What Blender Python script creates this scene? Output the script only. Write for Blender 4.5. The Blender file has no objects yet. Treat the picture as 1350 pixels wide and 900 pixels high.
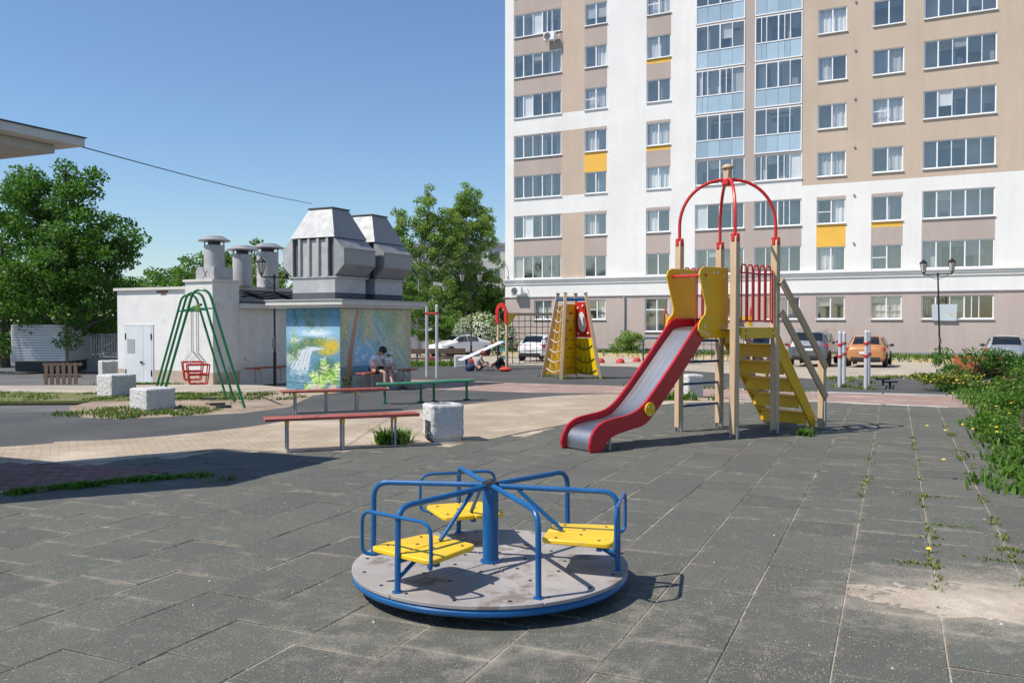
import bpy, bmesh, math, random
import numpy as np
from mathutils import Vector, Matrix, noise as mnoise
random.seed(7); RNG = np.random.default_rng(7)
R = math.radians; PI = math.pi
SC = bpy.context.scene; COL = SC.collection

# ---------------------------------------------------------------- camera, sky, sun, exposure
cam_d = bpy.data.cameras.new('camera'); cam = bpy.data.objects.new('camera', cam_d); COL.objects.link(cam)
cam.location = (0, 0, 1.65)
cam.rotation_euler = (R(90) - math.atan(26 / 1150.0), 0, 0)
cam_d.sensor_width = 36; cam_d.lens = 36 * 1150 / 1350.0
cam_d.clip_start = 0.05; cam_d.clip_end = 3000
SC.camera = cam
SUN_H = Vector((-0.93, -0.36)).normalized(); SUN_EL = R(53)
W = bpy.data.worlds.new('World'); SC.world = W; W.use_nodes = True
nt = W.node_tree; bg = nt.nodes['Background']
sky = nt.nodes.new('ShaderNodeTexSky'); sky.sky_type = 'NISHITA'; sky.sun_disc = False
sky.sun_elevation = SUN_EL; sky.sun_rotation = math.atan2(SUN_H.x, SUN_H.y)
sky.altitude = 1500; sky.air_density = 1.35; sky.dust_density = 0.4; sky.ozone_density = 6.5
nt.links.new(sky.outputs[0], bg.inputs[0]); bg.inputs[1].default_value = 0.115
sd = bpy.data.lights.new('sun', 'SUN'); sd.energy = 4.6; sd.angle = R(0.5); sd.color = (1.0, 0.935, 0.84)
sun = bpy.data.objects.new('sun', sd); COL.objects.link(sun)
sv = Vector((SUN_H.x * math.cos(SUN_EL), SUN_H.y * math.cos(SUN_EL), math.sin(SUN_EL)))
sun.rotation_euler = sv.to_track_quat('Z', 'Y').to_euler(); sun.location = sv * 60
SC.view_settings.view_transform = 'Standard'; SC.view_settings.look = 'None'
SC.view_settings.exposure = 0.24; SC.view_settings.gamma = 1.0
SC.cycles.max_bounces = 8; SC.cycles.transparent_max_bounces = 12
SC.cycles.diffuse_bounces = 3

# ---------------------------------------------------------------- helpers
KN = [(-40, 0), (17, 0), (24, -.12), (32, -.30), (38, -.42), (47, -.55), (60, -.6), (900, -.6)]
def gz(y):
    """height of the ground: flat near the camera, falling gently away from it"""
    for (a, za), (b, zb) in zip(KN, KN[1:]):
        if y <= b: return za + (zb - za) * max(0.0, (y - a)) / (b - a)
    return -.6
E2 = Vector((.887, -.462)); Q2 = Vector((.462, .887)); P2 = -E2     # the two directions of the estate
def off(b, *tv):
    v = Vector(b[:2])
    for t, d in tv: v = v + d * t
    return v
class MB:
    def __init__(s): s.v = []; s.f = []; s.m = []; s.cur = 0; s.uv = None
    def add(s, vs, fs):
        o = len(s.v); s.v += [tuple(x) for x in vs]
        for f in fs: s.f.append(tuple(o + i for i in f)); s.m.append(s.cur)
        return s
    def box(s, c, d, rz=0, M=None):
        x, y, z = d[0] / 2, d[1] / 2, d[2] / 2
        vs = [Vector((a, b, e)) for e in (-z, z) for a, b in ((-x, -y), (x, -y), (x, y), (-x, y))]
        if M is not None: vs = [M @ v for v in vs]
        elif rz: m = Matrix.Rotation(rz, 3, 'Z'); vs = [m @ v for v in vs]
        return s.add([v + Vector(c) for v in vs], [(3, 2, 1, 0), (4, 5, 6, 7), (0, 1, 5, 4), (1, 2, 6, 5), (2, 3, 7, 6), (3, 0, 4, 7)])
    def bar(s, a, b, w, h, up=(0, 0, 1)):
        a = Vector(a); b = Vector(b); d = (b - a); L = d.length; d.normalize()
        u = Vector(up); x = d.cross(u)
        if x.length < 1e-4: x = d.cross(Vector((1, 0, 0)))
        x.normalize(); z = x.cross(d)
        M = Matrix((x, d, z)).transposed()
        return s.box((a + b) / 2, (w, L, h), M=M)
    def tube(s, pts, r, n=8, closed=False, cap=True):
        pts = [Vector(p) for p in pts]; N = len(pts)
        rs = r if isinstance(r, (list, tuple)) else [r] * N
        rings = []; prev = None
        for i, p in enumerate(pts):
            if closed: t = (pts[(i + 1) % N] - pts[i - 1])
            else: t = pts[min(i + 1, N - 1)] - pts[max(i - 1, 0)]
            if t.length < 1e-9: t = Vector((0, 0, 1))
            t.normalize()
            if prev is None:
                x = t.orthogonal().normalized()
            else:
                x = prev - t * prev.dot(t)
                x = x.normalized() if x.length > 1e-6 else t.orthogonal().normalized()
            prev = x; y = t.cross(x)
            rings.append([p + (x * math.cos(2 * PI * k / n) + y * math.sin(2 * PI * k / n)) * rs[i] for k in range(n)])
        vs = [v for rg in rings for v in rg]; fs = []
        for i in range(N if closed else N - 1):
            j = (i + 1) % N
            for k in range(n): fs.append((i * n + k, i * n + (k + 1) % n, j * n + (k + 1) % n, j * n + k))
        if cap and not closed: fs.append(tuple(range(n - 1, -1, -1))); fs.append(tuple((N - 1) * n + k for k in range(n)))
        return s.add(vs, fs)
    def cyl(s, a, b, r0, r1=None, n=16): return s.tube([a, b], [r0, r0 if r1 is None else r1], n)
    def lathe(s, prof, n=20, c=(0, 0, 0), a0=0, a1=2 * PI):
        full = abs(a1 - a0 - 2 * PI) < 1e-6; m = n if full else n + 1
        vs = []; fs = []
        for r, z in prof:
            for k in range(m):
                t = a0 + (a1 - a0) * k / n
                vs.append((c[0] + r * math.cos(t), c[1] + r * math.sin(t), c[2] + z))
        for i in range(len(prof) - 1):
            for k in range(n):
                k2 = (k + 1) % m; fs.append((i * m + k, i * m + k2, (i + 1) * m + k2, (i + 1) * m + k))
        if full:
            if prof[0][0] > 1e-6: fs.append(tuple(range(n - 1, -1, -1)))
            if prof[-1][0] > 1e-6: fs.append(tuple((len(prof) - 1) * m + k for k in range(n)))
        return s.add(vs, fs)
    def prism(s, poly, fn, d):
        """poly in (a,b); fn maps (a,b) to 3D; d = extrusion vector"""
        n = len(poly); d = Vector(d); A = [Vector(fn(*p)) for p in poly]
        vs = A + [a + d for a in A]
        fs = [tuple(range(n - 1, -1, -1)), tuple(range(n, 2 * n))] + [(i, (i + 1) % n, n + (i + 1) % n, n + i) for i in range(n)]
        return s.add(vs, fs)
    def quad(s, a, b, c, d): return s.add([a, b, c, d], [(0, 1, 2, 3)])
    def sphere(s, c, r, n=12, m=8, half=False):
        rx, ry, rz = r if isinstance(r, (tuple, list)) else (r, r, r)
        vs = []; fs = []; t0 = 0 if half else -PI / 2
        for i in range(m + 1):
            t = t0 + (PI / 2 - t0) * i / m
            for k in range(n):
                a = 2 * PI * k / n; vs.append((c[0] + rx * math.cos(t) * math.cos(a), c[1] + ry * math.cos(t) * math.sin(a), c[2] + rz * math.sin(t)))
        for i in range(m):
            for k in range(n): fs.append((i * n + k, i * n + (k + 1) % n, (i + 1) * n + (k + 1) % n, (i + 1) * n + k))
        return s.add(vs, fs)
    def mesh(s, name, mats, smooth=35):
        me = bpy.data.meshes.new(name); me.from_pydata(s.v, [], s.f)
        for m in (mats if isinstance(mats, (list, tuple)) else [mats]): me.materials.append(m)
        if len(set(s.m)) > 1: me.polygons.foreach_set('material_index', s.m)
        bm = bmesh.new(); bm.from_mesh(me); bmesh.ops.recalc_face_normals(bm, faces=bm.faces); bm.to_mesh(me); bm.free()
        if smooth:
            me.polygons.foreach_set('use_smooth', [True] * len(me.polygons))
            me.set_sharp_from_angle(angle=R(smooth))
        me.update(); return me
    def build(s, name, mats, parent=None, bevel=0, smooth=35, seg=1):
        o = bpy.data.objects.new(name, s.mesh(name, mats, smooth)); COL.objects.link(o)
        if parent is not None: o.parent = parent
        if bevel:
            b = o.modifiers.new('bevel', 'BEVEL'); b.width = bevel; b.segments = seg; b.limit_method = 'ANGLE'; b.angle_limit = R(40)
        return o
def fillet(pts, r, n=5):
    pts = [Vector(p) for p in pts]; out = [pts[0]]
    for a, b, c in zip(pts, pts[1:], pts[2:]):
        u = (a - b); v = (c - b); rr = min(r, u.length * .49, v.length * .49)
        p0 = b + u.normalized() * rr; p1 = b + v.normalized() * rr
        for k in range(n + 1):
            t = k / n; out.append(p0 * (1 - t) ** 2 + b * 2 * t * (1 - t) + p1 * t * t)
    return out + [pts[-1]]
def tag(o, label=None, cat=None, group=None, kind=None):
    if label: o['label'] = label
    if cat: o['category'] = cat
    if group: o['group'] = group
    if kind: o['kind'] = kind
    return o
def thing(name, label, cat, loc=(0, 0, 0), rz=0, group=None):
    o = bpy.data.objects.new(name, None); COL.objects.link(o); o.empty_display_size = .2
    o.location = loc; o.rotation_euler = (0, 0, rz)
    return tag(o, label, cat, group)
def clone(o, parent=None):
    c = o.copy(); COL.objects.link(c)
    if parent is not None: c.parent = parent
    for ch in list(o.children): clone(ch, c)
    return c
def dup(o, loc, rz=None, label=None):
    c = clone(o); c.location = loc
    if rz is not None: c.rotation_euler = (0, 0, rz)
    if label: c['label'] = label
    return c

# ---------------------------------------------------------------- materials
def node_mat(name):
    m = bpy.data.materials.new(name); m.use_nodes = True
    return m, m.node_tree, m.node_tree.nodes['Principled BSDF']
def N(t, kind, **kw):
    n = t.nodes.new(kind)
    for k, v in kw.items():
        if isinstance(v, tuple) and k.startswith('i_'): n.inputs[k[2:]].default_value = v
        elif k.startswith('i_'): n.inputs[k[2:]].default_value = v
        else: setattr(n, k, v)
    return n
def ramp(t, fac, stops):
    r = t.nodes.new('ShaderNodeValToRGB'); el = r.color_ramp.elements
    while len(el) < len(stops): el.new(.5)
    for e, (p, c) in zip(el, stops): e.position = p; e.color = c if len(c) == 4 else (*c, 1)
    t.links.new(fac, r.inputs[0]); return r.outputs[0]
def mixc(t, fac, a, b, mode='MIX'):
    n = t.nodes.new('ShaderNodeMix'); n.data_type = 'RGBA'; n.blend_type = mode
    for s, v in ((n.inputs[0], fac), (n.inputs[6], a), (n.inputs[7], b)):
        if hasattr(v, 'is_linked'): t.links.new(v, s)
        elif isinstance(v, (int, float)): s.default_value = v
        else: s.default_value = (*v, 1) if len(v) == 3 else v
    return n.outputs[2]
def noise(t, scale, detail=5, vec=None, rough=.55):
    n = N(t, 'ShaderNodeTexNoise'); n.inputs['Scale'].default_value = scale; n.inputs['Detail'].default_value = detail
    n.inputs['Roughness'].default_value = rough
    if vec is not None: t.links.new(vec, n.inputs['Vector'])
    return n.outputs['Fac']
def coords(t, kind='Object'):
    if kind == 'World': return t.nodes.new('ShaderNodeNewGeometry').outputs['Position']
    return t.nodes.new('ShaderNodeTexCoord').outputs[kind]
def mul(t, a, k):
    n = t.nodes.new('ShaderNodeMath'); n.operation = 'MULTIPLY'; t.links.new(a, n.inputs[0]); n.inputs[1].default_value = k; return n.outputs[0]
def bump(t, b, h, strength=.3, dist=.01):
    n = t.nodes.new('ShaderNodeBump'); n.inputs['Strength'].default_value = strength; n.inputs['Distance'].default_value = dist
    t.links.new(h, n.inputs['Height']); t.links.new(n.outputs[0], b.inputs['Normal'])
def mat(name, col, rough=.6, metal=0, var=.18, scale=3, bs=80, bstr=.15, bd=.004, wear=None, wscale=7, wamt=.62, spec=.5, coat=0, rnd=0):
    """paint / plaster / metal: base colour with mottling, optional worn patches, fine relief"""
    m, t, b = node_mat(name); v = coords(t)
    n1 = noise(t, scale, 6, v)
    lo = tuple(c * (1 - var) for c in col); hi = tuple(min(1, c * (1 + var)) for c in col)
    c = ramp(t, n1, [(.3, lo), (.7, hi)])
    if rnd:
        oi = t.nodes.new('ShaderNodeObjectInfo')
        c = mixc(t, 1.0, c, ramp(t, oi.outputs['Random'], [(0, (1 - rnd,) * 3), (1, (1, 1, 1))]), 'MULTIPLY')
    if wear:
        n2 = noise(t, wscale, 8, v, .7); f = ramp(t, n2, [(wamt, (0, 0, 0)), (min(1, wamt + .08), (1, 1, 1))])
        c = mixc(t, f, c, wear)
    t.links.new(c, b.inputs['Base Color'])
    b.inputs['Roughness'].default_value = rough; b.inputs['Metallic'].default_value = metal
    b.inputs['Specular IOR Level'].default_value = spec
    if coat: b.inputs['Coat Weight'].default_value = coat; b.inputs['Coat Roughness'].default_value = .05
    rr = ramp(t, n1, [(.3, (max(0, rough - .1),) * 3), (.7, (min(1, rough + .1),) * 3)]); t.links.new(rr, b.inputs['Roughness'])
    if bstr: bump(t, b, noise(t, bs, 4, v), bstr, bd)
    return m
def wood_mat(name, col, axis=2, rough=.65, scale=1.0):
    m, t, b = node_mat(name); mp = N(t, 'ShaderNodeMapping'); t.links.new(coords(t), mp.inputs[0])
    s = [22 * scale] * 3; s[axis] = 1.2 * scale; mp.inputs['Scale'].default_value = s
    n = noise(t, 1.6, 7, mp.outputs[0], .65); n2 = noise(t, 2.0, 3, coords(t))
    c = ramp(t, n, [(.25, tuple(x * .72 for x in col)), (.5, col), (.75, tuple(min(1, x * 1.15) for x in col))])
    c = mixc(t, .5, c, ramp(t, n2, [(.3, tuple(x * .8 for x in col)), (.7, tuple(min(1, x * 1.1) for x in col))]))
    t.links.new(c, b.inputs['Base Color']); b.inputs['Roughness'].default_value = rough
    bump(t, b, n, .25, .003); return m
def leaf_mat(name, cols, trans=.35, rough=.5):
    m, t, b = node_mat(name); g = t.nodes.new('ShaderNodeNewGeometry')
    n = noise(t, .9, 3, g.outputs['Position'])
    mx = N(t, 'ShaderNodeMath', operation='ADD'); t.links.new(mul(t, g.outputs['Random Per Island'], .55), mx.inputs[0]); t.links.new(mul(t, n, .5), mx.inputs[1])
    c = ramp(t, mx.outputs[0], [(.15, cols[0]), (.5, cols[1]), (.85, cols[2])])
    t.links.new(c, b.inputs['Base Color']); b.inputs['Roughness'].default_value = rough; b.inputs['Specular IOR Level'].default_value = .35
    tr = t.nodes.new('ShaderNodeBsdfTranslucent'); t.links.new(mixc(t, 1.0, c, (1.3, 1.5, .6), 'MULTIPLY'), tr.inputs[0])
    mxs = t.nodes.new('ShaderNodeMixShader'); mxs.inputs[0].default_value = trans
    t.links.new(b.outputs[0], mxs.inputs[1]); t.links.new(tr.outputs[0], mxs.inputs[2])
    t.links.new(mxs.outputs[0], t.nodes['Material Output'].inputs['Surface']); return m
def glass_mat(name, refl=.22, tint=(.55, .62, .68)):
    m, t, b = node_mat(name)
    tr = t.nodes.new('ShaderNodeBsdfTransparent'); tr.inputs[0].default_value = (*tint, 1)
    gl = t.nodes.new('ShaderNodeBsdfGlossy'); gl.inputs['Roughness'].default_value = .03; gl.inputs[0].default_value = (1, .94, .84, 1)
    lw = t.nodes.new('ShaderNodeLayerWeight'); lw.inputs[0].default_value = .35
    f = ramp(t, lw.outputs['Fresnel'], [(0, (refl,) * 3), (1, (1, 1, 1))])
    mx = t.nodes.new('ShaderNodeMixShader'); t.links.new(f, mx.inputs[0]); t.links.new(tr.outputs[0], mx.inputs[1]); t.links.new(gl.outputs[0], mx.inputs[2])
    t.links.new(mx.outputs[0], t.nodes['Material Output'].inputs['Surface']); return m
def paver_mat(name, c1, c2, mortar, scale=9, bw=.5, rh=.25, rz=0, dirt=None, msize=.02):
    m, t, b = node_mat(name); v = coords(t, 'World'); mp = N(t, 'ShaderNodeMapping'); t.links.new(v, mp.inputs[0]); mp.inputs['Rotation'].default_value = (0, 0, rz)
    br = t.nodes.new('ShaderNodeTexBrick'); t.links.new(mp.outputs[0], br.inputs['Vector'])
    br.inputs['Scale'].default_value = scale; br.inputs['Brick Width'].default_value = bw; br.inputs['Row Height'].default_value = rh
    br.inputs['Mortar Size'].default_value = msize; br.inputs['Mortar Smooth'].default_value = .3
    br.inputs['Color1'].default_value = (*c1, 1); br.inputs['Color2'].default_value = (*c2, 1); br.inputs['Mortar'].default_value = (*mortar, 1)
    n = noise(t, 1.3, 6, v); n3 = noise(t, 45, 3, v)
    c = mixc(t, 1.0, br.outputs['Color'], ramp(t, n, [(.25, (.8, .8, .8)), (.75, (1.08, 1.06, 1.03))]), 'MULTIPLY')
    c = mixc(t, 1.0, c, ramp(t, n3, [(.3, (.82, .82, .82)), (.7, (1.1, 1.1, 1.1))]), 'MULTIPLY')
    if dirt: c = mixc(t, ramp(t, noise(t, .8, 7, v, .65), [(.5, (0, 0, 0)), (.64, (.8, .8, .8))]), c, dirt)
    t.links.new(c, b.inputs['Base Color']); b.inputs['Roughness'].default_value = .9
    h = N(t, 'ShaderNodeMath', operation='SUBTRACT'); t.links.new(n3, h.inputs[0]); t.links.new(br.outputs['Fac'], h.inputs[1])
    bump(t, b, h.outputs[0], .5, .008); return m
def ground_mat(name, cols, scale=1.2, fine=60, stops=(.3, .5, .7), rough=.95, bstr=.5, spot=None):
    m, t, b = node_mat(name); v = coords(t, 'World'); n = noise(t, scale, 8, v, .6); f = noise(t, fine, 4, v, .7)
    c = ramp(t, n, list(zip(stops, cols)))
    c = mixc(t, 1.0, c, ramp(t, f, [(.3, (.72, .72, .72)), (.5, (1, 1, 1)), (.7, (1.3, 1.28, 1.24))]), 'MULTIPLY')
    if spot: c = mixc(t, ramp(t, noise(t, fine * 2.3, 2, v), [(.66, (0, 0, 0)), (.72, (1, 1, 1))]), c, spot)
    t.links.new(c, b.inputs['Base Color']); b.inputs['Roughness'].default_value = rough; b.inputs['Specular IOR Level'].default_value = .25
    bump(t, b, f, bstr, .006); return m

def stucco(name, col, streak=.05):
    """painted render: faint weather streaks running down, patchy tone, fine grain"""
    m, t, b = node_mat(name); v = coords(t, 'World'); mp = N(t, 'ShaderNodeMapping'); t.links.new(v, mp.inputs[0]); mp.inputs['Scale'].default_value = (1.6, 1.6, .12)
    n1 = noise(t, .35, 6, v, .6); n2 = noise(t, 1.4, 6, mp.outputs[0], .65); n3 = noise(t, 22, 3, v)
    c = ramp(t, n1, [(.3, tuple(x * .93 for x in col)), (.7, tuple(min(1, x * 1.04) for x in col))])
    c = mixc(t, 1.0, c, ramp(t, n2, [(.3, (1 - streak * 2.2,) * 3), (.62, (1, 1, 1))]), 'MULTIPLY')
    c = mixc(t, 1.0, c, ramp(t, n3, [(.3, (.93, .93, .93)), (.7, (1.04, 1.04, 1.04))]), 'MULTIPLY')
    t.links.new(c, b.inputs['Base Color']); b.inputs['Roughness'].default_value = .9; b.inputs['Specular IOR Level'].default_value = .2
    bump(t, b, n3, .2, .01); return m
def streak_metal(name, c1, c2):
    m, t, b = node_mat(name); v = coords(t); mp = N(t, 'ShaderNodeMapping'); t.links.new(v, mp.inputs[0]); mp.inputs['Scale'].default_value = (.5, 26, .5)
    n = noise(t, 1.5, 6, mp.outputs[0], .6); n2 = noise(t, 2.2, 4, v)
    c = ramp(t, n, [(.3, c2), (.65, c1)]); c = mixc(t, .35, c, ramp(t, n2, [(.35, c2), (.65, c1)]))
    t.links.new(c, b.inputs['Base Color']); b.inputs['Metallic'].default_value = 1
    t.links.new(ramp(t, n, [(.3, (.48, .48, .48)), (.7, (.34, .34, .34))]), b.inputs['Roughness']); bump(t, b, n, .08, .002); return m
M = {}
M['blue'] = mat('blue_paint', (.005, .098, .28), .35, var=.15, bstr=.05, wear=(.16, .17, .19), wamt=.655, wscale=22)
M['yellow_seat'] = mat('yellow_plastic', (.80, .50, .015), .45, var=.10, wear=(.52, .36, .10), wamt=.60, wscale=7, bstr=.1)
M['deck'] = mat('worn_plywood', (.32, .295, .28), .78, var=.22, scale=3, wear=(.20, .165, .14), wamt=.55, wscale=4, bs=30)
M['bolt'] = mat('dark_bolt', (.05, .05, .052), .5, metal=.6, bstr=0)
M['steel'] = streak_metal('brushed_steel', (.46, .47, .50), (.30, .295, .31))
M['galv'] = mat('galvanised_sheet', (.335, .34, .345), .62, metal=.55, var=.10, scale=5, bs=18, bstr=.12, bd=.01)
M['galv_paint'] = mat('grey_sheet', (.44, .435, .43), .55, metal=.15, var=.12, scale=4, bs=20, bstr=.06)
M['red'] = mat('red_paint', (.46, .010, .020), .33, var=.12, bstr=.04, wear=(.46, .10, .09), wamt=.655, wscale=9)
M['red_tube'] = mat('red_tube_paint', (.56, .025, .018), .35, var=.1, bstr=.03)
M['yellow_panel'] = mat('ochre_panel', (.74, .43, .006), .38, var=.07, bstr=.04, wear=(.58, .37, .06), wamt=.64, wscale=9)
M['yellow'] = mat('bright_yellow_panel', (.85, .60, .01), .4, var=.06, bstr=.04)
M['timber'] = wood_mat('beige_timber', (.56, .40, .25))
M['timber_x'] = wood_mat('beige_timber_along', (.50, .35, .215), axis=0)
M['brown_timber'] = wood_mat('weathered_timber', (.20, .13, .085), axis=2)
M['red_wood'] = mat('worn_red_board', (.36, .085, .06), .6, var=.2, scale=5, wear=(.40, .26, .2), wamt=.62, wscale=8, bs=40)
M['green'] = mat('green_paint', (.008, .16, .055), .35, var=.12, bstr=.04)
M['green_bench'] = mat('green_bench_paint', (.05, .24, .135), .45, var=.15, bstr=.08)
M['leg_metal'] = mat('grey_leg_metal', (.33, .33, .33), .5, metal=.4, var=.2, bstr=.05)
M['white_plaster'] = mat('white_plaster', (.70, .69, .67), .9, var=.06, scale=2, bs=25, bstr=.35, wear=(.48, .46, .43), wamt=.63, wscale=1.6)
M['old_plaster'] = mat('stained_plaster', (.66, .65, .62), .9, var=.10, scale=2.5, bs=30, bstr=.5, wear=(.40, .38, .35), wamt=.60, wscale=2.6)
M['pinkplinth'] = mat('beige_plinth', (.47, .37, .29), .9, var=.12, bs=30)
M['white'] = stucco('facade_white', (.82, .805, .78), .022)
M['tan'] = stucco('facade_tan', (.565, .455, .36), .03)
M['taupe'] = stucco('facade_taupe', (.475, .395, .355), .03)
M['pink'] = stucco('facade_ground_floor', (.53, .435, .395), .045)
M['facade_yellow'] = mat('facade_yellow', (.80, .46, .075), .85, var=.05, scale=1, bs=4, bstr=.1)
M['pvc'] = mat('white_window_frame', (.80, .81, .82), .4, var=.02, bstr=0)
M['balcony_blue'] = mat('blue_balcony_glass', (.40, .53, .63), .14, var=.06, scale=.8, bstr=0, rnd=.25)
M['glass'] = glass_mat('window_glass', .19, (.95, .96, .97))
M['glass_dark'] = glass_mat('dark_window_glass', .13, (.45, .52, .50))
M['room'] = mat('dim_room_wall', (.74, .725, .70), .9, var=.2, scale=.7, bstr=0)
M['curtain'] = mat('pale_curtain', (.82, .82, .80), .9, var=.10, scale=1.5, bstr=0, rnd=.35)
M['blind'] = mat('roller_blind', (.55, .55, .52), .9, var=.05, bstr=0, rnd=.4)
M['trim_grey'] = mat('grey_trim', (.30, .30, .30), .7, var=.08, bstr=.05)
M['concrete'] = mat('cast_concrete', (.47, .46, .44), .95, var=.10, scale=6, bs=40, bstr=.6, bd=.01)
M['chips'] = mat('white_stone_chip', (.53, .52, .505), .95, var=.10, scale=18, bs=48, bstr=.5, bd=.02)
M['soil'] = ground_mat('soil', [(.05, .035, .025), (.09, .065, .045), (.13, .10, .07)], 3, 40)
M['black'] = mat('black_iron', (.018, .018, .02), .5, metal=.3, var=.2, bstr=.05)
M['lamp_glass'] = mat('frosted_lamp_glass', (.52, .50, .43), .25, var=.12, bstr=0)
M['silver_pole'] = mat('silver_pole_paint', (.62, .62, .63), .4, metal=.3, var=.05, bstr=.03)
M['rope'] = mat('white_rope', (.60, .59, .55), .9, var=.15, scale=20)
M['dark_rope'] = mat('dark_rope', (.035, .035, .04), .8, var=.2, scale=20)
M['red_dome'] = mat('red_bollard_paint', (.50, .055, .045), .7, var=.15, wear=(.40, .20, .17), wamt=.66)
M['orange'] = mat('orange_board', (.48, .13, .045), .7, var=.2, wear=(.30, .12, .06))
M['leaf_dark'] = leaf_mat('leaf_dark', [(.038, .10, .018), (.078, .175, .03), (.14, .25, .055)], .42)
M['leaf_mid'] = leaf_mat('leaf_mid', [(.06, .13, .02), (.115, .215, .036), (.19, .29, .06)], .42)
M['leaf_birch'] = leaf_mat('leaf_birch', [(.12, .20, .05), (.20, .30, .075), (.30, .39, .125)], .42)
M['leaf_hedge'] = leaf_mat('leaf_hedge', [(.04, .10, .012), (.085, .18, .022), (.15, .26, .04)])
M['leaf_weed'] = leaf_mat('leaf_weed', [(.06, .10, .012), (.13, .18, .025), (.24, .26, .05)], .25)
M['grass'] = leaf_mat('grass_blade', [(.045, .085, .012), (.09, .15, .02), (.16, .22, .04)], .25)
M['blossom'] = leaf_mat('white_blossom', [(.46, .48, .38), (.62, .63, .53), (.74, .74, .66)], .3)
M['dandelion'] = mat('yellow_flower', (.85, .62, .02), .7, var=.1, bstr=0)
M['bark'] = mat('bark', (.12, .09, .065), .95, var=.35, scale=8, bs=25, bstr=.9, bd=.03)
M['birch_bark'] = mat('birch_bark', (.52, .50, .46), .9, var=.15, scale=6, wear=(.06, .055, .05), wamt=.60, wscale=5)
M['skin'] = mat('skin', (.55, .33, .25), .6, var=.06, bstr=0)
M['hair'] = mat('black_hair', (.012, .01, .01), .5, var=.3, scale=30)
M['shirt_lilac'] = mat('pale_lilac_shirt', (.78, .78, .88), .85, var=.06, bs=25, bstr=.3)
M['cloth_black'] = mat('black_cloth', (.016, .016, .02), .85, var=.25, bs=30, bstr=.3)
M['cloth_grey'] = mat('grey_cloth', (.36, .37, .42), .85, var=.1, bs=30, bstr=.3)
M['cloth_white'] = mat('white_cloth', (.72, .71, .70), .85, var=.05, bs=30, bstr=.3)
M['cloth_red'] = mat('red_cloth', (.55, .05, .04), .8, var=.1, bs=30, bstr=.3)
M['cloth_navy'] = mat('navy_cloth', (.02, .035, .09), .8, var=.15, bs=30, bstr=.3)
M['tyre'] = mat('tyre_rubber', (.02, .02, .02), .8, var=.2, bstr=.1)
M['rim'] = mat('alloy_rim', (.45, .45, .46), .35, metal=.8, var=.05, bstr=0)
M['car_glass'] = mat('car_glass', (.012, .016, .02), .06, var=.1, bstr=0, spec=.8)
M['car_white'] = mat('white_car_paint', (.78, .78, .78), .3, var=.02, bstr=0, coat=1)
M['car_grey'] = mat('grey_car_paint', (.15, .16, .18), .3, metal=.55, var=.04, bstr=0, coat=1)
M['car_orange'] = mat('orange_car_paint', (.55, .235, .085), .36, metal=.25, var=.05, bstr=0, coat=.8)
M['car_silver'] = mat('silver_car_paint', (.42, .43, .44), .3, metal=.6, var=.03, bstr=0, coat=1)
M['car_trim'] = mat('black_plastic', (.03, .03, .032), .55, var=.1, bstr=.03)
M['tail_red'] = mat('red_lamp_lens', (.42, .015, .012), .15, var=.1, bstr=0)
M['plate'] = mat('number_plate', (.72, .72, .70), .4, var=.03, bstr=0)
M['far_wall'] = mat('far_panel_wall', (.58, .55, .49), .9, var=.06, scale=.2, bstr=0)
M['asphalt'] = ground_mat('asphalt', [(.10, .10, .10), (.13, .13, .13), (.17, .165, .16)], .6, 40)
M['far_rubber'] = ground_mat('dark_rubber_surface', [(.066, .067, .068), (.082, .084, .085), (.105, .105, .103)], .7, 45)
M['dirt'] = ground_mat('bare_sandy_dirt', [(.22, .165, .12), (.33, .255, .19), (.42, .34, .26)], 1.1, 30)
M['sand'] = ground_mat('pale_sand', [(.28, .23, .175), (.42, .355, .28), (.52, .45, .37)], 2.5, 110, spot=(.16, .13, .10))
M['lane'] = ground_mat('beige_lane', [(.30, .26, .21), (.38, .335, .275), (.46, .41, .34)], .8, 30)
M['lawn'] = ground_mat('turf', [(.24, .20, .13), (.13, .15, .04), (.27, .225, .15)], 1.4, 30)
M['tan_paver'] = paver_mat('tan_pavers', (.46, .375, .275), (.40, .32, .235), (.30, .24, .175), 1.0, .21, .105, R(-27), dirt=(.52, .44, .34), msize=.008)
M['pink_paver'] = paver_mat('pink_pavers', (.40, .27, .235), (.33, .215, .185), (.28, .2, .17), 1.0, .21, .105, R(-27), dirt=(.45, .36, .29), msize=.008)
M['brick'] = mat('old_brick_paver', (.24, .12, .10), .9, var=.2, scale=9, bs=60, bstr=.5, rnd=.3)
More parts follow.
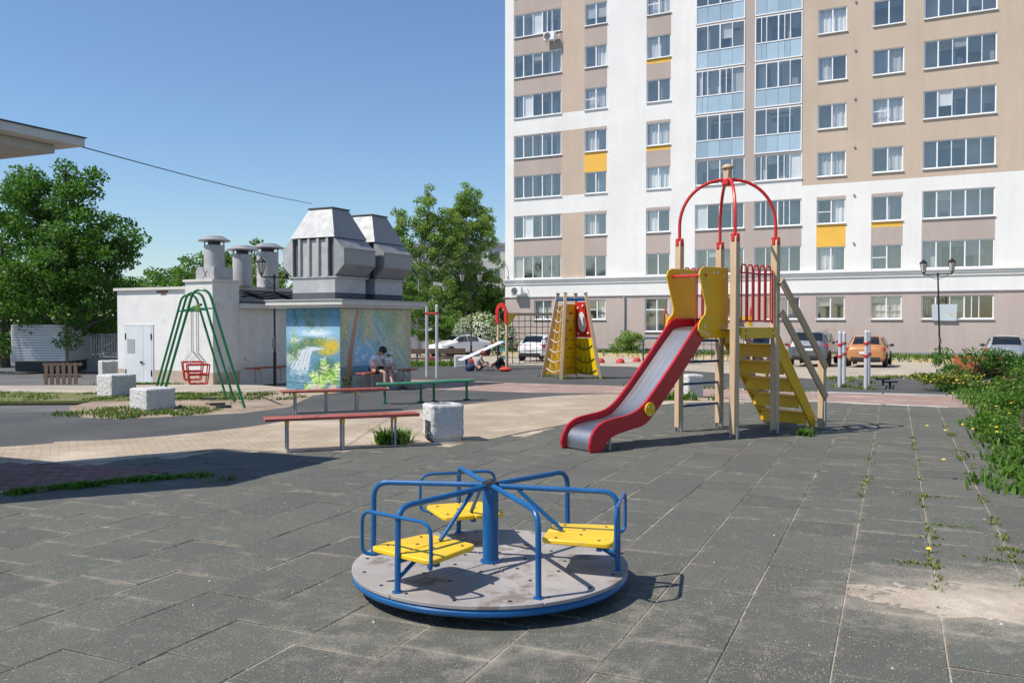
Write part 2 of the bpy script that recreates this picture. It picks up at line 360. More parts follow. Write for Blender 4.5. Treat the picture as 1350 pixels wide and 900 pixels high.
# ---------------------------------------------------------------- the ground and its surfaces
def inside(x, y, poly):
    c = False; n = len(poly); j = n - 1
    for i in range(n):
        (x1, y1), (x2, y2) = poly[i], poly[j]
        if (y1 > y) != (y2 > y) and x < (x2 - x1) * (y - y1) / (y2 - y1) + x1: c = not c
        j = i
    return c
def smooth_poly(p, n=4):
    """Catmull-Rom through an open line, for natural curved edges"""
    out = []; P_ = [p[0]] + list(p) + [p[-1]]
    for i in range(1, len(P_) - 2):
        a, b, c, d = [Vector(P_[k][:2]) for k in (i - 1, i, i + 1, i + 2)]
        for k in range(n):
            t = k / n; out.append(tuple(.5 * ((2 * b) + (c - a) * t + (2 * a - 5 * b + 4 * c - d) * t * t + (3 * b - a - 3 * c + d) * t ** 3)))
    return out + [tuple(p[-1][:2])]
def sheet(name, poly, o, m, thick=.06, zfn=None, kind='structure'):
    bm = bmesh.new(); vs = [bm.verts.new((x, y, 0)) for x, y in poly]; bm.faces.new(vs)
    ys = [p[1] for p in poly]
    for y, _ in KN:
        if min(ys) < y < max(ys):
            bmesh.ops.bisect_plane(bm, geom=bm.verts[:] + bm.edges[:] + bm.faces[:], plane_co=(0, y, 0), plane_no=(0, 1, 0))
    bmesh.ops.triangulate(bm, faces=bm.faces[:])
    bmesh.ops.recalc_face_normals(bm, faces=bm.faces[:])
    if bm.faces[:] and bm.faces[:][0].normal.z < 0: bmesh.ops.reverse_faces(bm, faces=bm.faces[:])
    be = [e for e in bm.edges if e.is_boundary]
    r = bmesh.ops.extrude_edge_only(bm, edges=be)
    low = {v for v in r['geom'] if isinstance(v, bmesh.types.BMVert)}
    for v in bm.verts: v.co.z = (zfn or gz)(v.co.y) + o - (thick if v in low else 0)
    me = bpy.data.meshes.new(name); bm.to_mesh(me); bm.free(); me.materials.append(m)
    ob = bpy.data.objects.new(name, me); COL.objects.link(ob); ob['kind'] = kind; return ob
sheet('ground', [(-900, -300), (900, -300), (900, 1500), (-900, 1500)], -.075, M['asphalt'], .05)

TQ = Vector((.402, .9156)); TR = Vector((.9156, -.402)); TS = .51
tan_low = [(-12, 6.2), (-8, 8.3), (-5.27, 10.06), (-4.51, 10.45), (-4.08, 10.87), (-3.83, 11.2), (-2.86, 11.05), (-2.21, 11.30), (-1.17, 11.68), (-.37, 12.13), (.17, 12.97), (.85, 13.92), (1.68, 15.4), (2.75, 17.07), (3.81, 17.87), (4.9, 17.9)]
tan_up = [(-12, 8.6), (-6.71, 11.4), (-6.23, 11.9), (-5.55, 12.13), (-4.82, 12.7), (-4.1, 13.62), (-3.72, 14.45), (-3.1, 15.15), (-1.71, 16.33), (-.84, 17.54), (.08, 18.76), (1.13, 19.95), (2.17, 20.5), (3.1, 20.45)]
near_poly = [(-14, -3), (9, -3), (6.6, 5), (5.3, 8.0), (5.4, 8.75), (5.9, 9.6), (6.5, 10.75), (7.8, 13.92), (9.1, 16.5), (6.45, 18.07), (4.9, 19.1), (4.9, 17.9)] + tan_low[::-1][1:]
sheet('sand_bed', near_poly, -.0045, M['sand'], .05)
sheet('tan_path', smooth_poly(tan_low) + [(5.2, 18.4)] + smooth_poly(tan_up)[::-1], .010, M['tan_paver'])
sheet('pink_path', [(-4.2, 28.6), (-.81, 26.58), (.11, 25.62), (3.02, 23.89), (4.54, 23.18), (7.5, 20.99), (9.98, 19.92), (13.5, 18.2), (13.2, 15.2), (8.4, 16.76), (6.45, 18.07), (2.8, 20.78), (.46, 21.1), (-1.03, 21.9), (-2.69, 22.84)], .006, M['pink_paver'])
kerb = MB()
def kerb_line(mb, pts, w=.08, h=.05, o=0):
    for a, b in zip(pts, pts[1:]):
        L = (Vector(b) - Vector(a)).length; n = max(1, int(L / 1.0))
        for k in range(n):
            p0 = Vector(a).lerp(Vector(b), (k + .015) / n); p1 = Vector(a).lerp(Vector(b), (k + .985) / n)
            j = random.uniform(-.006, .006)
            mb.bar((p0.x, p0.y, gz(p0.y) + o + j - .05 + h / 2), (p1.x, p1.y, gz(p1.y) + o + j - .05 + h / 2), w, h + .1)
kerb_line(kerb, [(3.02, 23.93), (4.54, 23.22), (7.5, 21.05), (9.98, 19.98), (13.5, 18.25)], .08, .03)
kerb_line(kerb, [(8.4, 16.72), (6.47, 18.03), (4.9, 19.14)], .06, .02)
tag(kerb.build('kerb_stones', M['concrete'], bevel=.006), kind='structure')
sheet('far_rubber_surface', [(-4.6, 39.4), (-2.9, 44.37), (.19, 43.27), (1.69, 43.27), (5.56, 41.23), (10.06, 28.17), (12.14, 28.75), (16.15, 33.4), (17, 31), (11.5, 21), (9.95, 19.99), (7.46, 21.07), (4.5, 23.26), (2.98, 23.97), (.11, 25.7), (-.81, 26.66), (-4.2, 28.7)], .0, M['far_rubber'])
sheet('left_rubber_surface', smooth_poly(tan_up)[::-1] + [(-16, 7.5), (-18, 14.5), (-8.18, 16.0), (-7.4, 15.0), (-6.73, 14.75), (-5.96, 15.1), (-4.84, 15.75), (-4.31, 16.9), (-4.6, 20.2), (-3.4, 21.6), (-2.69, 22.8), (-1.03, 21.86), (.46, 21.06), (2.8, 20.74)], .002, M['far_rubber'])
sheet('sandy_ground', [(-8.6, 16.9), (-8.1, 16.02), (-7.4, 15.02), (-6.73, 14.77), (-5.96, 15.12), (-4.84, 15.77), (-4.33, 16.92), (-4.62, 20.2), (-4.2, 21.2), (-5.6, 22.5), (-8.3, 24.2), (-9.6, 23.2), (-9.2, 20.4)], -.004, M['dirt'])
sheet('grass_verge', [(-20, 17.5), (-9, 18.3), (-8.3, 18.4), (-6.3, 19.4), (-6.6, 21.2), (-9.8, 20.9), (-12.5, 21.3), (-20, 20.9)], .012, M['lawn'])
sheet('light_path', [(-24, 21.5), (-12.6, 21.5), (-9.9, 21.1), (-6.5, 21.4), (-5.5, 22.6), (-7.0, 24.4), (-9, 25.0), (-12.0, 24.2), (-24, 24.0)], .004, M['lane'])
sheet('beige_road', [(5.6, 41.2), (10.1, 28.3), (12.14, 28.8), (16.15, 33.45), (30, 30), (60, 22), (60, 32), (31, 50.2), (22.8, 54.3), (8, 61.4), (-4, 67), (-30, 75), (-30, 60), (-4.6, 50), (-2.9, 44.4), (.19, 43.3), (1.69, 43.3)], -.01, M['lane'])
# raised lawn along the foot of the apartment block, with a yellow kerb stone edge
lawn_in = [off((-.495, 63.25), (s, E2), (-.02, Q2)) for s in (-3, 42)]; lawn_out = [off((-.495, 63.25), (s, E2), (-w, Q2)) for s, w in ((42, 3.4), (26, 3.2), (-3, 3.6))]
def lawn_z(y): return -.43
sheet('building_lawn', [tuple(v) for v in lawn_in + lawn_out], 0, M['lawn'], .4, zfn=lawn_z)
kb = MB()
for a, b in zip(lawn_out, lawn_out[1:]):
    n = int((b - a).length)
    for k in range(n):
        p0 = a.lerp(b, (k + .01) / n); p1 = a.lerp(b, (k + .99) / n); kb.bar((p0.x, p0.y, -.5), (p1.x, p1.y, -.5), .14, .3)
M['kerb_yellow'] = mat('yellow_kerb_paint', (.58, .47, .22), .85, var=.12, wear=(.42, .40, .36), wamt=.5, wscale=2)
tag(kb.build('lawn_kerb', M['kerb_yellow'], bevel=.015), kind='structure')
# worn sandy patch and verge beyond the right edge
sheet('verge_soil', [(6.3, 5), (8.6, -3), (40, -3), (40, 20), (18, 32), (16.6, 33), (11.6, 20.9), (10.1, 19.8), (13.2, 18.1), (13.0, 15.3), (9.0, 16.6), (7.6, 13.92), (6.3, 10.75), (5.7, 9.6), (5.2, 8.75), (5.1, 8.0)], -.003, M['lawn'])

# rubber tiles: nearest 300 are objects, the rest one joined part
m_, t_, b_ = node_mat('rubber_tile'); v_ = coords(t_, 'World')
nA = noise(t_, .55, 4, v_); nB = noise(t_, 130, 3, v_, .8); nC = noise(t_, 5.0, 9, v_, .74)
c_ = ramp(t_, nA, [(.3, (.104, .098, .087)), (.55, (.103, .105, .089)), (.75, (.128, .123, .105))])
oi_ = t_.nodes.new('ShaderNodeObjectInfo'); c_ = mixc(t_, 1.0, c_, ramp(t_, oi_.outputs['Random'], [(0, (.90, .90, .91)), (.5, (.98, 1, .99)), (1, (1.09, 1.08, 1.07))]), 'MULTIPLY')
c_ = mixc(t_, 1.0, c_, ramp(t_, nB, [(.28, (.50, .50, .50)), (.5, (1, 1, 1)), (.68, (1.75, 1.72, 1.66))]), 'MULTIPLY')
uv_ = t_.nodes.new('ShaderNodeUVMap'); uv_.uv_map = 'tile'
sx_ = t_.nodes.new('ShaderNodeSeparateXYZ'); t_.links.new(uv_.outputs[0], sx_.inputs[0])
def mth(op, a, b=None):
    n = t_.nodes.new('ShaderNodeMath'); n.operation = op
    for i, q in enumerate((a, b)):
        if q is None: continue
        if hasattr(q, 'is_linked'): t_.links.new(q, n.inputs[i])
        else: n.inputs[i].default_value = q
    return n.outputs[0]
ed_ = mth('MAXIMUM', mth('ABSOLUTE', sx_.outputs[0]), mth('ABSOLUTE', sx_.outputs[1]))      # 0 centre .. .5 edge
ed2 = mth('POWER', mth('MULTIPLY', ed_, 2.0), 9.0)
near_ = ramp(t_, noise(t_, .45, 3, v_), [(.42, (.0, .0, .0)), (.62, (1, 1, 1))])             # dusty districts
mpp = N(t_, 'ShaderNodeMapping'); t_.links.new(v_, mpp.inputs[0]); mpp.inputs['Scale'].default_value = (1, 1.6, 0)
vm_ = N(t_, 'ShaderNodeVectorMath', operation='DISTANCE'); t_.links.new(mpp.outputs[0], vm_.inputs[0]); vm_.inputs[1].default_value = (3.0, 5.05 * 1.6, 0)
spill = mth('MAXIMUM', mth('SUBTRACT', .50, mth('MULTIPLY', vm_.outputs['Value'], .34)), 0.0)     # sand tracked out of the drift at right
vm2 = N(t_, 'ShaderNodeVectorMath', operation='DISTANCE'); t_.links.new(mpp.outputs[0], vm2.inputs[0]); vm2.inputs[1].default_value = (-.05, 4.75 * 1.6, 0)
ring = mth('MAXIMUM', mth('SUBTRACT', .17, mth('MULTIPLY', mth('ABSOLUTE', mth('SUBTRACT', vm2.outputs['Value'], .85)), .16)), 0.0)      # sand scuffed round the carousel
dust = mth('ADD', mth('ADD', mth('MULTIPLY', mth('ADD', mth('MULTIPLY', ed2, .20), .015), near_), spill), mth('MULTIPLY', ring, mth('ADD', mth('MULTIPLY', ed2, .6), .55)))
f_ = ramp(t_, mth('ADD', mth('ADD', mth('MULTIPLY', nC, .86), dust), mth('MULTIPLY', nB, .34)), [(.66, (0, 0, 0)), (1.04, (.74, .74, .74))])
c_ = mixc(t_, f_, c_, (.40, .345, .275))
c_ = mixc(t_, ramp(t_, noise(t_, 85, 1, v_), [(.685, (0, 0, 0)), (.72, (.75, .75, .75))]), c_, (.42, .39, .34))
t_.links.new(c_, b_.inputs['Base Color']); b_.inputs['Roughness'].default_value = .85; b_.inputs['Specular IOR Level'].default_value = .35
bump(t_, b_, nB, .6, .004); M['tile'] = m_
def tile_geo(seed):
    rr = random.Random(seed); h = TS / 2 - .0028; b = .005; vs = []; 
    ct = [(-h, -h), (h, -h), (h, h), (-h, h)]
    cz = [rr.uniform(-.0025, .003) for _ in ct]
    if seed in (3, 5): cz[rr.randrange(4)] += .008
    for (x, y), z in zip(ct, cz): vs.append((x - math.copysign(b, x), y - math.copysign(b, y), z))
    for (x, y), z in zip(ct, cz): vs.append((x, y, z - b * .8))
    for (x, y), z in zip(ct, cz): vs.append((x, y, -.05))
    vs.append((0, 0, sum(cz) / 4 + rr.uniform(-.001, .003)))
    fs = [(i, (i + 1) % 4, 12) for i in range(4)]
    for k in (0, 4): fs += [(k + i + 4, k + (i + 1) % 4 + 4, k + (i + 1) % 4, k + i) for i in range(4)]
    return vs, fs
def tile_mesh(name, items):
    me = bpy.data.meshes.new(name); V = []; F = []; UV = []
    for vs, fs, (ox, oy, oz), in items:
        o = len(V)
        V += [tuple(TR * x + TQ * y) + (z,) if ox is not None else (x, y, z) for x, y, z in vs] if False else [((TR * x + TQ * y).x + (ox or 0), (TR * x + TQ * y).y + (oy or 0), z + (oz or 0)) for x, y, z in vs]
        F += [tuple(o + i for i in f) for f in fs]; UV += [(vs[i][0] / TS, vs[i][1] / TS) for f in fs for i in f]
    me.from_pydata(V, [], F); u = me.uv_layers.new(name='tile'); u.data.foreach_set('uv', [c for p in UV for c in p])
    me.materials.append(M['tile']); return me
TG = [tile_geo(k) for k in range(6)]; TM = [tile_mesh('tile', [(vs, fs, (0, 0, 0))]) for vs, fs in TG]
slots = []
for i in range(-40, 40):
    r_ = -.26 + (i + .5) * TS; sh = (.5 if i % 2 else 0) + .11 * math.sin(i * 2.3)
    for j in range(-25, 60):
        c = TR * r_ + TQ * ((j + sh) * TS)
        if inside(c.x, c.y, near_poly): slots.append((c.x, c.y, random.randrange(6), random.uniform(-.002, .003)))
pav = thing('rubber_pavement', None, None); pav['kind'] = 'structure'
def in_view(x, y): return y > 3.2 and abs(x) < .60 * y + .25
vis = sorted([s for s in slots if in_view(s[0], s[1])], key=lambda s: s[1]); near_set = set(vis[:300])
for s in vis[:300]:
    o = bpy.data.objects.new('tile', TM[s[2]]); COL.objects.link(o); o.parent = pav; o.location = (s[0], s[1], gz(s[1]) + s[3])
rest = [(*TG[s[2]], (s[0], s[1], gz(s[1]) + s[3])) for s in slots if s not in near_set]
o = bpy.data.objects.new('tile_field', tile_mesh('tile_field', rest)); COL.objects.link(o); o.parent = pav; o['kind'] = 'stuff'
# drifts of sand lying over the tiles
def drift(name, cx, cy, rx, ry, rot, h, step=.02, cut=.0, seed=0):
    nx = int(2 * rx / step); ny = int(2 * ry / step); V = []; F = []; ca, sa = math.cos(rot), math.sin(rot)
    for j in range(ny + 1):
        for i in range(nx + 1):
            a = -1 + 2 * i / nx; b = -1 + 2 * j / ny; x = cx + a * rx * ca - b * ry * sa; y = cy + a * rx * sa + b * ry * ca
            fall = max(0, 1 - (a * a + b * b)) 
            n = mnoise.fractal(Vector((x * 1.9 + seed, y * 1.9, 0)), .9, 2.1, 7); n2 = mnoise.fractal(Vector((x * 22, y * 22, seed)), 1, 2, 3)
            V.append((x, y, gz(y) - .016 + h * (fall ** .8) * (.62 + .55 * n) + .006 * n2 * min(1, fall * 4)))
    for j in range(ny):
        for i in range(nx): k = j * (nx + 1) + i; F.append((k, k + 1, k + nx + 2, k + nx + 1))
    me = bpy.data.meshes.new(name); me.from_pydata(V, [], F); me.materials.append(M['sand']); me.polygons.foreach_set('use_smooth', [True] * len(F))
    o = bpy.data.objects.new(name, me); COL.objects.link(o); o['kind'] = 'stuff'; return o
drift('sand_drift', 3.0, 5.08, 1.3, .62, R(-22), .041, seed=3)
def grit(name, n, region, rmin, rmax, m):
    V = []; F = []
    for _ in range(n):
        x, y = region(); s = random.uniform(rmin, rmax); o = len(V); z = gz(y) + .004; a = random.random() * 6
        for k in range(3): V.append((x + s * math.cos(a + 2.1 * k), y + s * math.sin(a + 2.1 * k), z - .002))
        V.append((x, y, z + s * .8)); F += [(o, o + 1, o + 3), (o + 1, o + 2, o + 3), (o + 2, o, o + 3)]
    me = bpy.data.meshes.new(name); me.from_pydata(V, [], F); me.materials.append(m)
    o = bpy.data.objects.new(name, me); COL.objects.link(o); o['kind'] = 'stuff'
def near_joint():
    while True:
        i = random.randrange(-16, 14); r_ = -.26 + i * TS + random.gauss(0, .02); t = random.uniform(2.5, 9)
        if random.random() < .5: r_ = random.uniform(-5, 5); t = (round(t / TS) + random.choice((0, .5))) * TS + random.gauss(0, .02)
        c = TR * r_ + TQ * t
        if in_view(c.x, c.y) and c.y < 7.5: return c.x, c.y
def anywhere():
    while True:
        y = 3.3 + 6 * random.random() ** 1.5; x = random.uniform(-.6, .6) * y
        return x, y
def spill_pt():
    while True:
        x, y = 3.2 + random.gauss(0, .8), 5.05 + random.gauss(0, .42)
        if in_view(x, y): return x, y
def bits():
    i = random.choice(((-1.15, 4.9), (-.7, 4.3), (-2.3, 5.1), (-.95, 5.95), (.3, 4.2), (-1.5, 5.5), (.55, 3.75), (-1.9, 5.9), (1.2, 4.1)))
    u, w = random.gauss(0, .28), random.gauss(0, .035)
    if random.random() < .5: u, w = w, u
    c = Vector(i) + TQ * u + TR * w; return c.x, c.y
grit('grit', 5200, near_joint, .0015, .0042, M['sand']); grit('grit', 2600, anywhere, .0015, .004, M['sand']); grit('grit', 2600, spill_pt, .0015, .005, M['sand']); grit('grit', 3000, bits, .0015, .0045, M['sand'])
grit('pebbles', 45, anywhere, .006, .013, M['concrete'])
# brick paved corner on the left: single bricks, in the shade of the canopy
bp = thing('brick_pavement', None, None); bp['kind'] = 'structure'
bpoly = [(-4.75, 8.35), (-7.8, 9.1), (-7.4, 10.2), (-5.21, 9.98), (-4.0, 9.65), (-3.75, 9.45), (-3.95, 9.15), (-4.28, 8.7)]
bpc = sheet('brick_bed', bpoly, .012, M['sand']); bpc.parent = bp; del bpc['kind']
bmh = MB().box((0, 0, 0), (.205, .098, .05)).mesh('brick', M['brick'])
for j in range(-8, 46):
    for i in range(-6, 34):
        c = Vector((-7.9, 9.6)) + E2 * (i * .215 + (j % 2) * .107) + Q2 * (j * .105 - 1.6)
        if inside(c.x, c.y, bpoly):
            o = bpy.data.objects.new('brick', bmh); COL.objects.link(o); o.parent = bp
            o.location = (c.x, c.y, .001 + random.uniform(-.004, .004)); o.rotation_euler = (random.gauss(0, .008), random.gauss(0, .008), R(-27.5))
# ---------------------------------------------------------------- grass, weeds
def blades(name, pts, h0, h1, n, m, spread=.03, w=.006, lean=.5, kind='stuff', parent=None, wide=1.0):
    V = []; F = []
    for x, y, *zz in pts:
        z = zz[0] if zz else gz(y)
        for _ in range(n):
            a = random.random() * 2 * PI; h = random.uniform(h0, h1); l = h * random.uniform(.1, lean) * 1.4
            bx = x + random.gauss(0, spread); by = y + random.gauss(0, spread); ww = w * random.uniform(.6, 1.4)
            px, py = -math.sin(a) * ww, math.cos(a) * ww; dx, dy = math.cos(a), math.sin(a); o = len(V)
            V += [(bx - px, by - py, z - .01), (bx + px, by + py, z - .01), (bx + dx * l * .35 + px * wide, by + dy * l * .35 + py * wide, z + h * .6), (bx + dx * l * .35 - px * wide, by + dy * l * .35 - py * wide, z + h * .6), (bx + dx * l, by + dy * l, z + h)]
            F += [(o, o + 1, o + 2, o + 3), (o + 3, o + 2, o + 4)]
    me = bpy.data.meshes.new(name); me.from_pydata(V, [], F); me.materials.append(m)
    o = bpy.data.objects.new(name, me); COL.objects.link(o)
    if parent is not None: o.parent = parent
    if kind: o['kind'] = kind
    return o
def scatter(poly, n, fn=None):
    xs = [p[0] for p in poly]; ys = [p[1] for p in poly]; out = []; k = 0
    while len(out) < n and k < n * 60:
        k += 1; x = random.uniform(min(xs), max(xs)); y = random.uniform(min(ys), max(ys))
        if inside(x, y, poly) and (fn is None or fn(x, y)): out.append((x, y))
    return out
wp = []
for i, a, b, dens in ((0, 5.6, 14, 110), (1, 5.4, 16, 190), (2, 5.2, 16.5, 260), (3, 5.5, 16.5, 230), (-1, 8, 13, 50), (4, 5.5, 15, 150)):
    for _ in range(dens):
        r_ = -.26 + (i + 1) * TS * 1.0; t = random.uniform(a, b) + .25 * random.gauss(0, 1)
        if mnoise.noise(Vector((t * 1.3, i * 5.1, 0))) < -.02: continue
        c = TR * r_ + TQ * t; wp.append((c.x + random.gauss(0, .02), c.y + random.gauss(0, .02)))
for cx, cy in ((3.3, 6.0), (2.75, 5.9), (3.5, 7.0), (3.62, 6.2), (3.9, 8.2)):
    for _ in range(11): u = random.gauss(0, .12); wp.append((cx + u * TR.x + random.gauss(0, .015), cy + u * TR.y + random.gauss(0, .015)))
blades('joint_weeds', wp, .008, .030, 6, M['leaf_weed'], .022, .0055, .9)
gv = scatter([(-20, 17.5), (-9, 18.3), (-8.3, 18.4), (-6.3, 19.4), (-6.6, 21.2), (-9.8, 20.9), (-12.5, 21.3), (-20, 20.9)], 750, lambda x, y: mnoise.noise(Vector((x * 1.2, y * 1.2, 0))) > .02)
gv += scatter([(-8.2, 15.4), (-7.4, 14.95), (-6.7, 14.75), (-5.7, 15.2), (-5.4, 16.4), (-6.4, 16.9), (-7.6, 16.8)], 260, lambda x, y: mnoise.noise(Vector((x * 2, y * 2, 3))) > -.25)
gv += scatter([(-9, 18.5), (-5, 18.2), (-4.6, 19.8), (-6, 21), (-9, 21)], 250, lambda x, y: mnoise.noise(Vector((x * 1.6, y * 1.6, 7))) > .05)
gv += [(-10.6 + random.gauss(0, .7), 24.95 + random.gauss(0, .12)) for _ in range(130)]
blades('verge_grass', gv, .015, .075, 8, M['grass'], .08, .009, .9)
edge = [(-4.78 + t * 1.55 + random.gauss(0, .04), 8.3 + t * 1.0 + .1 * math.sin(t * 3) + random.gauss(0, .035)) for t in [random.random() for _ in range(260)] if t < .72 or random.random() < .4]
blades('path_edge_grass', edge, .02, .065, 9, M['leaf_hedge'], .03, .008, .9)
ts = [(-3.12, 8.93), (-3.0, 9.05), (-2.93, 9.12), (-4.9, 6.6), (-4.95, 6.75), (-4.85, 6.5)]
blades('dry_tufts', ts, .03, .11, 14, M['leaf_weed'], .03, .005, 1.0)
pe = [(3.1 + (7.4 - 3.1) * t, 23.93 + (21.05 - 23.93) * t + random.gauss(0, .03)) for t in [random.random() for _ in range(60)]] + [(x + random.gauss(0, .15), y + random.gauss(0, .12)) for x, y in ((8.87, 23.53), (10.16, 26.58), (9.1, 22.51), (10.46, 25.62), (1.2, 30.62), (1.65, 28.75), (2.85, 28.75)) for _ in range(14)]
pe += [(x, 28.2 + random.gauss(0, .25) + (x - 10) * .45) for x in [random.uniform(10, 15) for _ in range(150)]]
pe += [(4.35 + random.gauss(0, .07), 12.85 + random.gauss(0, .05)) for _ in range(8)]
blades('path_weeds', pe, .03, .12, 7, M['leaf_weed'], .06, .011, .9)
blv = [tuple(off((-.495, 63.25), (random.uniform(-2, 40), E2), (-random.uniform(.1, 3.3), Q2))) + (-.43,) for _ in range(2600)]
blades('lawn_grass', blv, .08, .30, 8, M['grass'], .22, .03, .7)
# ---------------------------------------------------------------- the apartment block
BO = Vector((-.495, 63.25))
def bw(s, z, d=0): v = BO + E2 * s - Q2 * d; return (v.x, v.y, z)          # d = distance in front of the facade
bld = thing('apartment_building', 'tall white, tan and taupe apartment block with rows of white framed windows', 'building', (0, 0, 0))
FH = 2.865; SILL = lambda k: 1.81 if k == 0 else 1.855 + FH * k
NF = 9; HT = 1.47; SE = 40.0
COLS = dict(A=(.72, 4.43), B=(6.2, 7.82), C=(10.65, 12.28), D=(13.96, 17.11), E=(17.73, 20.59), F=(21.5, 23.14), G=(24.6, 26.28), H=(27.32, 31.0), I=(33.2, 34.85), J=(36.4, 38.1))
BAL = 'DE'
openings = []       # (col, k, s0, s1, z0, z1, blue_z0)
for k in range(NF):
    for c, (s0, s1) in COLS.items():
        z0 = SILL(k); h = 1.60 if c in 'AH' else (1.62 if c in BAL else HT)
        if k == 0:
            if c == 'A': openings.append((c, 0, 2.33, 3.75, z0, z0 + 1.36, None)); continue
            if c == 'B': openings.append((c, 0, 6.5, 7.76, z0, z0 + 1.36, None)); continue
            if c == 'C': openings.append((c, 0, 10.58, 12.2, 1.0, 3.2, None)); continue
            if c == 'D': openings.append((c, 0, 14.8, 16.4, z0, z0 + 1.36, None)); continue
            if c == 'E': openings.append((c, 0, 18.4, 20.54, z0, z0 + 1.36, None)); continue
            h = 1.36
        if c in BAL and k >= 4: openings.append((c, k, s0, s1, z0 - 1.17, z0 + h - .02, z0 - .02))
        else: openings.append((c, k, s0, s1, z0, z0 + h, None))
ZTOP = SILL(NF - 1) + 3.2
def wall_colour(s, z):
    if z < 3.42: return 'pink'
    if z < 4.70: return 'white'
    def sp(k): return SILL(k) - (FH - HT)                    # top of the window below
    band = 9.22 < z < 10.47 or 14.95 < z < 16.20
    k = next((q for q in range(1, NF) if z < SILL(q)), NF)    # spandrel belongs under row k
    low = SILL(k - 1) + HT + .17 > z                          # strip just over the lower window
    if s < .7: return 'white'
    if s < 4.45: return 'white' if band else 'taupe'
    if s < 6.18: return 'white' if band else 'tan'
    if s < 7.84:
        if band: return 'taupe' if low else 'white'
        return 'facade_yellow' if k == 4 else 'taupe'
    if s < 10.63: return 'white'
    if s < 12.30:
        if band: return 'taupe' if low else 'white'
        return 'facade_yellow' if k in (4, 6) and z > SILL(k) - .34 else 'taupe'
    if s < 13.94: return 'white'
    if s < 20.61: return 'white' if 9.22 < z < 10.45 else 'taupe'
    if z > 9.98: return 'tan'
    for n, a, b in (('F', 21.48, 23.16), ('G', 24.58, 26.3), ('H', 27.3, 31.02), ('I', 33.18, 34.87)):
        if a < s < b:
            if k == 2:
                if n in 'FI': return 'facade_yellow'
                if n == 'G': return 'facade_yellow' if z > SILL(2) - .36 else 'taupe'
                return 'taupe'
            if k == 3 and n != 'H' and low: return 'taupe'
    return 'white'
sb = sorted({0, .7, 4.45, 6.18, 7.84, 10.63, 12.30, 13.94, 20.61, 21.48, 23.16, 24.58, 26.3, 27.3, 31.02, 33.18, 34.87, SE} | {round(q, 3) for o in openings for q in (o[2], o[3])})
zb = {-.7, 3.42, 4.70, 9.22, 10.45, 14.95, 16.17, 9.98, ZTOP}
for o in openings: zb |= {round(o[4], 3), round(o[5], 3)}
for k in range(1, NF): zb |= {round(SILL(k) - .34, 3), round(SILL(k) - .36, 3), round(SILL(k - 1) + HT + .17, 3)}
zb = sorted(zb)
cells = {}
for s0, s1 in zip(sb, sb[1:]):
    if s1 - s0 < 1e-4: continue
    for z0, z1 in zip(zb, zb[1:]):
        sm, zm = (s0 + s1) / 2, (z0 + z1) / 2
        if any(o[2] < sm < o[3] and o[4] < zm < o[5] for o in openings): continue
        c = wall_colour(sm, zm)
        if c in ('taupe', 'facade_yellow'):
            k = next((q for q in range(1, NF) if zm < SILL(q)), NF); cc = next((n for n, (a, b) in COLS.items() if a - .05 < sm < b + .05), 'x')
            key = (c, cc, k, zm > 9.3, sm > 16 if cc == 'x' else 0)
        else: key = (c, s0 > 10) if c == 'tan' else (c,)
        cells.setdefault(key, []).append((s0, s1, z0, z1))
pn = {'white': 'white_wall', 'tan': 'tan_wall', 'pink': 'ground_floor_wall', 'taupe': 'taupe_panel', 'facade_yellow': 'yellow_panel'}
for key, cs in cells.items():
    mb = MB(); idx = {}
    for s0, s1, z0, z1 in cs:
        f = []
        for s, z in ((s0, z0), (s1, z0), (s1, z1), (s0, z1)):
            if (s, z) not in idx: idx[(s, z)] = len(mb.v); mb.v.append(bw(s, z))
            f.append(idx[(s, z)])
        mb.f.append(tuple(f)); mb.m.append(0)
    mb.build(pn[key[0]], M[key[0]], bld, smooth=0)
mb = MB()                                                     # the rest of the block: end walls, back, roof
e0, e1 = bw(0, -.7, -.001), bw(SE, -.7, -.001); b0, b1 = bw(0, -.7, -16), bw(SE, -.7, -16)
up = lambda p, z: (p[0], p[1], z)
for a, b in ((b0, e0), (e1, b1), (b1, b0)): mb.quad(a, b, up(b, ZTOP), up(a, ZTOP))
mb.quad(up(e0, ZTOP), up(e1, ZTOP), up(b1, ZTOP), up(b0, ZTOP)); mb.build('end_wall', M['white'], bld, smooth=0)
mb = MB(); mb.quad(bw(.1, -.5, -1.5), bw(SE - .1, -.5, -1.5), bw(SE - .1, ZTOP, -1.5), bw(.1, ZTOP, -1.5))
for k in range(0, NF): z = SILL(k) - 1.0 if k else -.3; mb.quad(bw(.1, z, -.2), bw(SE - .1, z, -.2), bw(SE - .1, z, -1.88), bw(.1, z, -1.88)); mb.quad(bw(.1, z + 2.6, -.2), bw(SE - .1, z + 2.6, -.2), bw(SE - .1, z + 2.6, -1.88), bw(.1, z + 2.6, -1.88))
for s in (4.6, 6, 8, 10.4, 12.5, 13.8, 17.4, 20.8, 23.9, 27, 32): mb.quad(bw(s, -.3, -.2), bw(s, -.3, -1.88), bw(s, ZTOP, -1.88), bw(s, ZTOP, -.2))
mb.build('room', M['room'], bld, smooth=0)
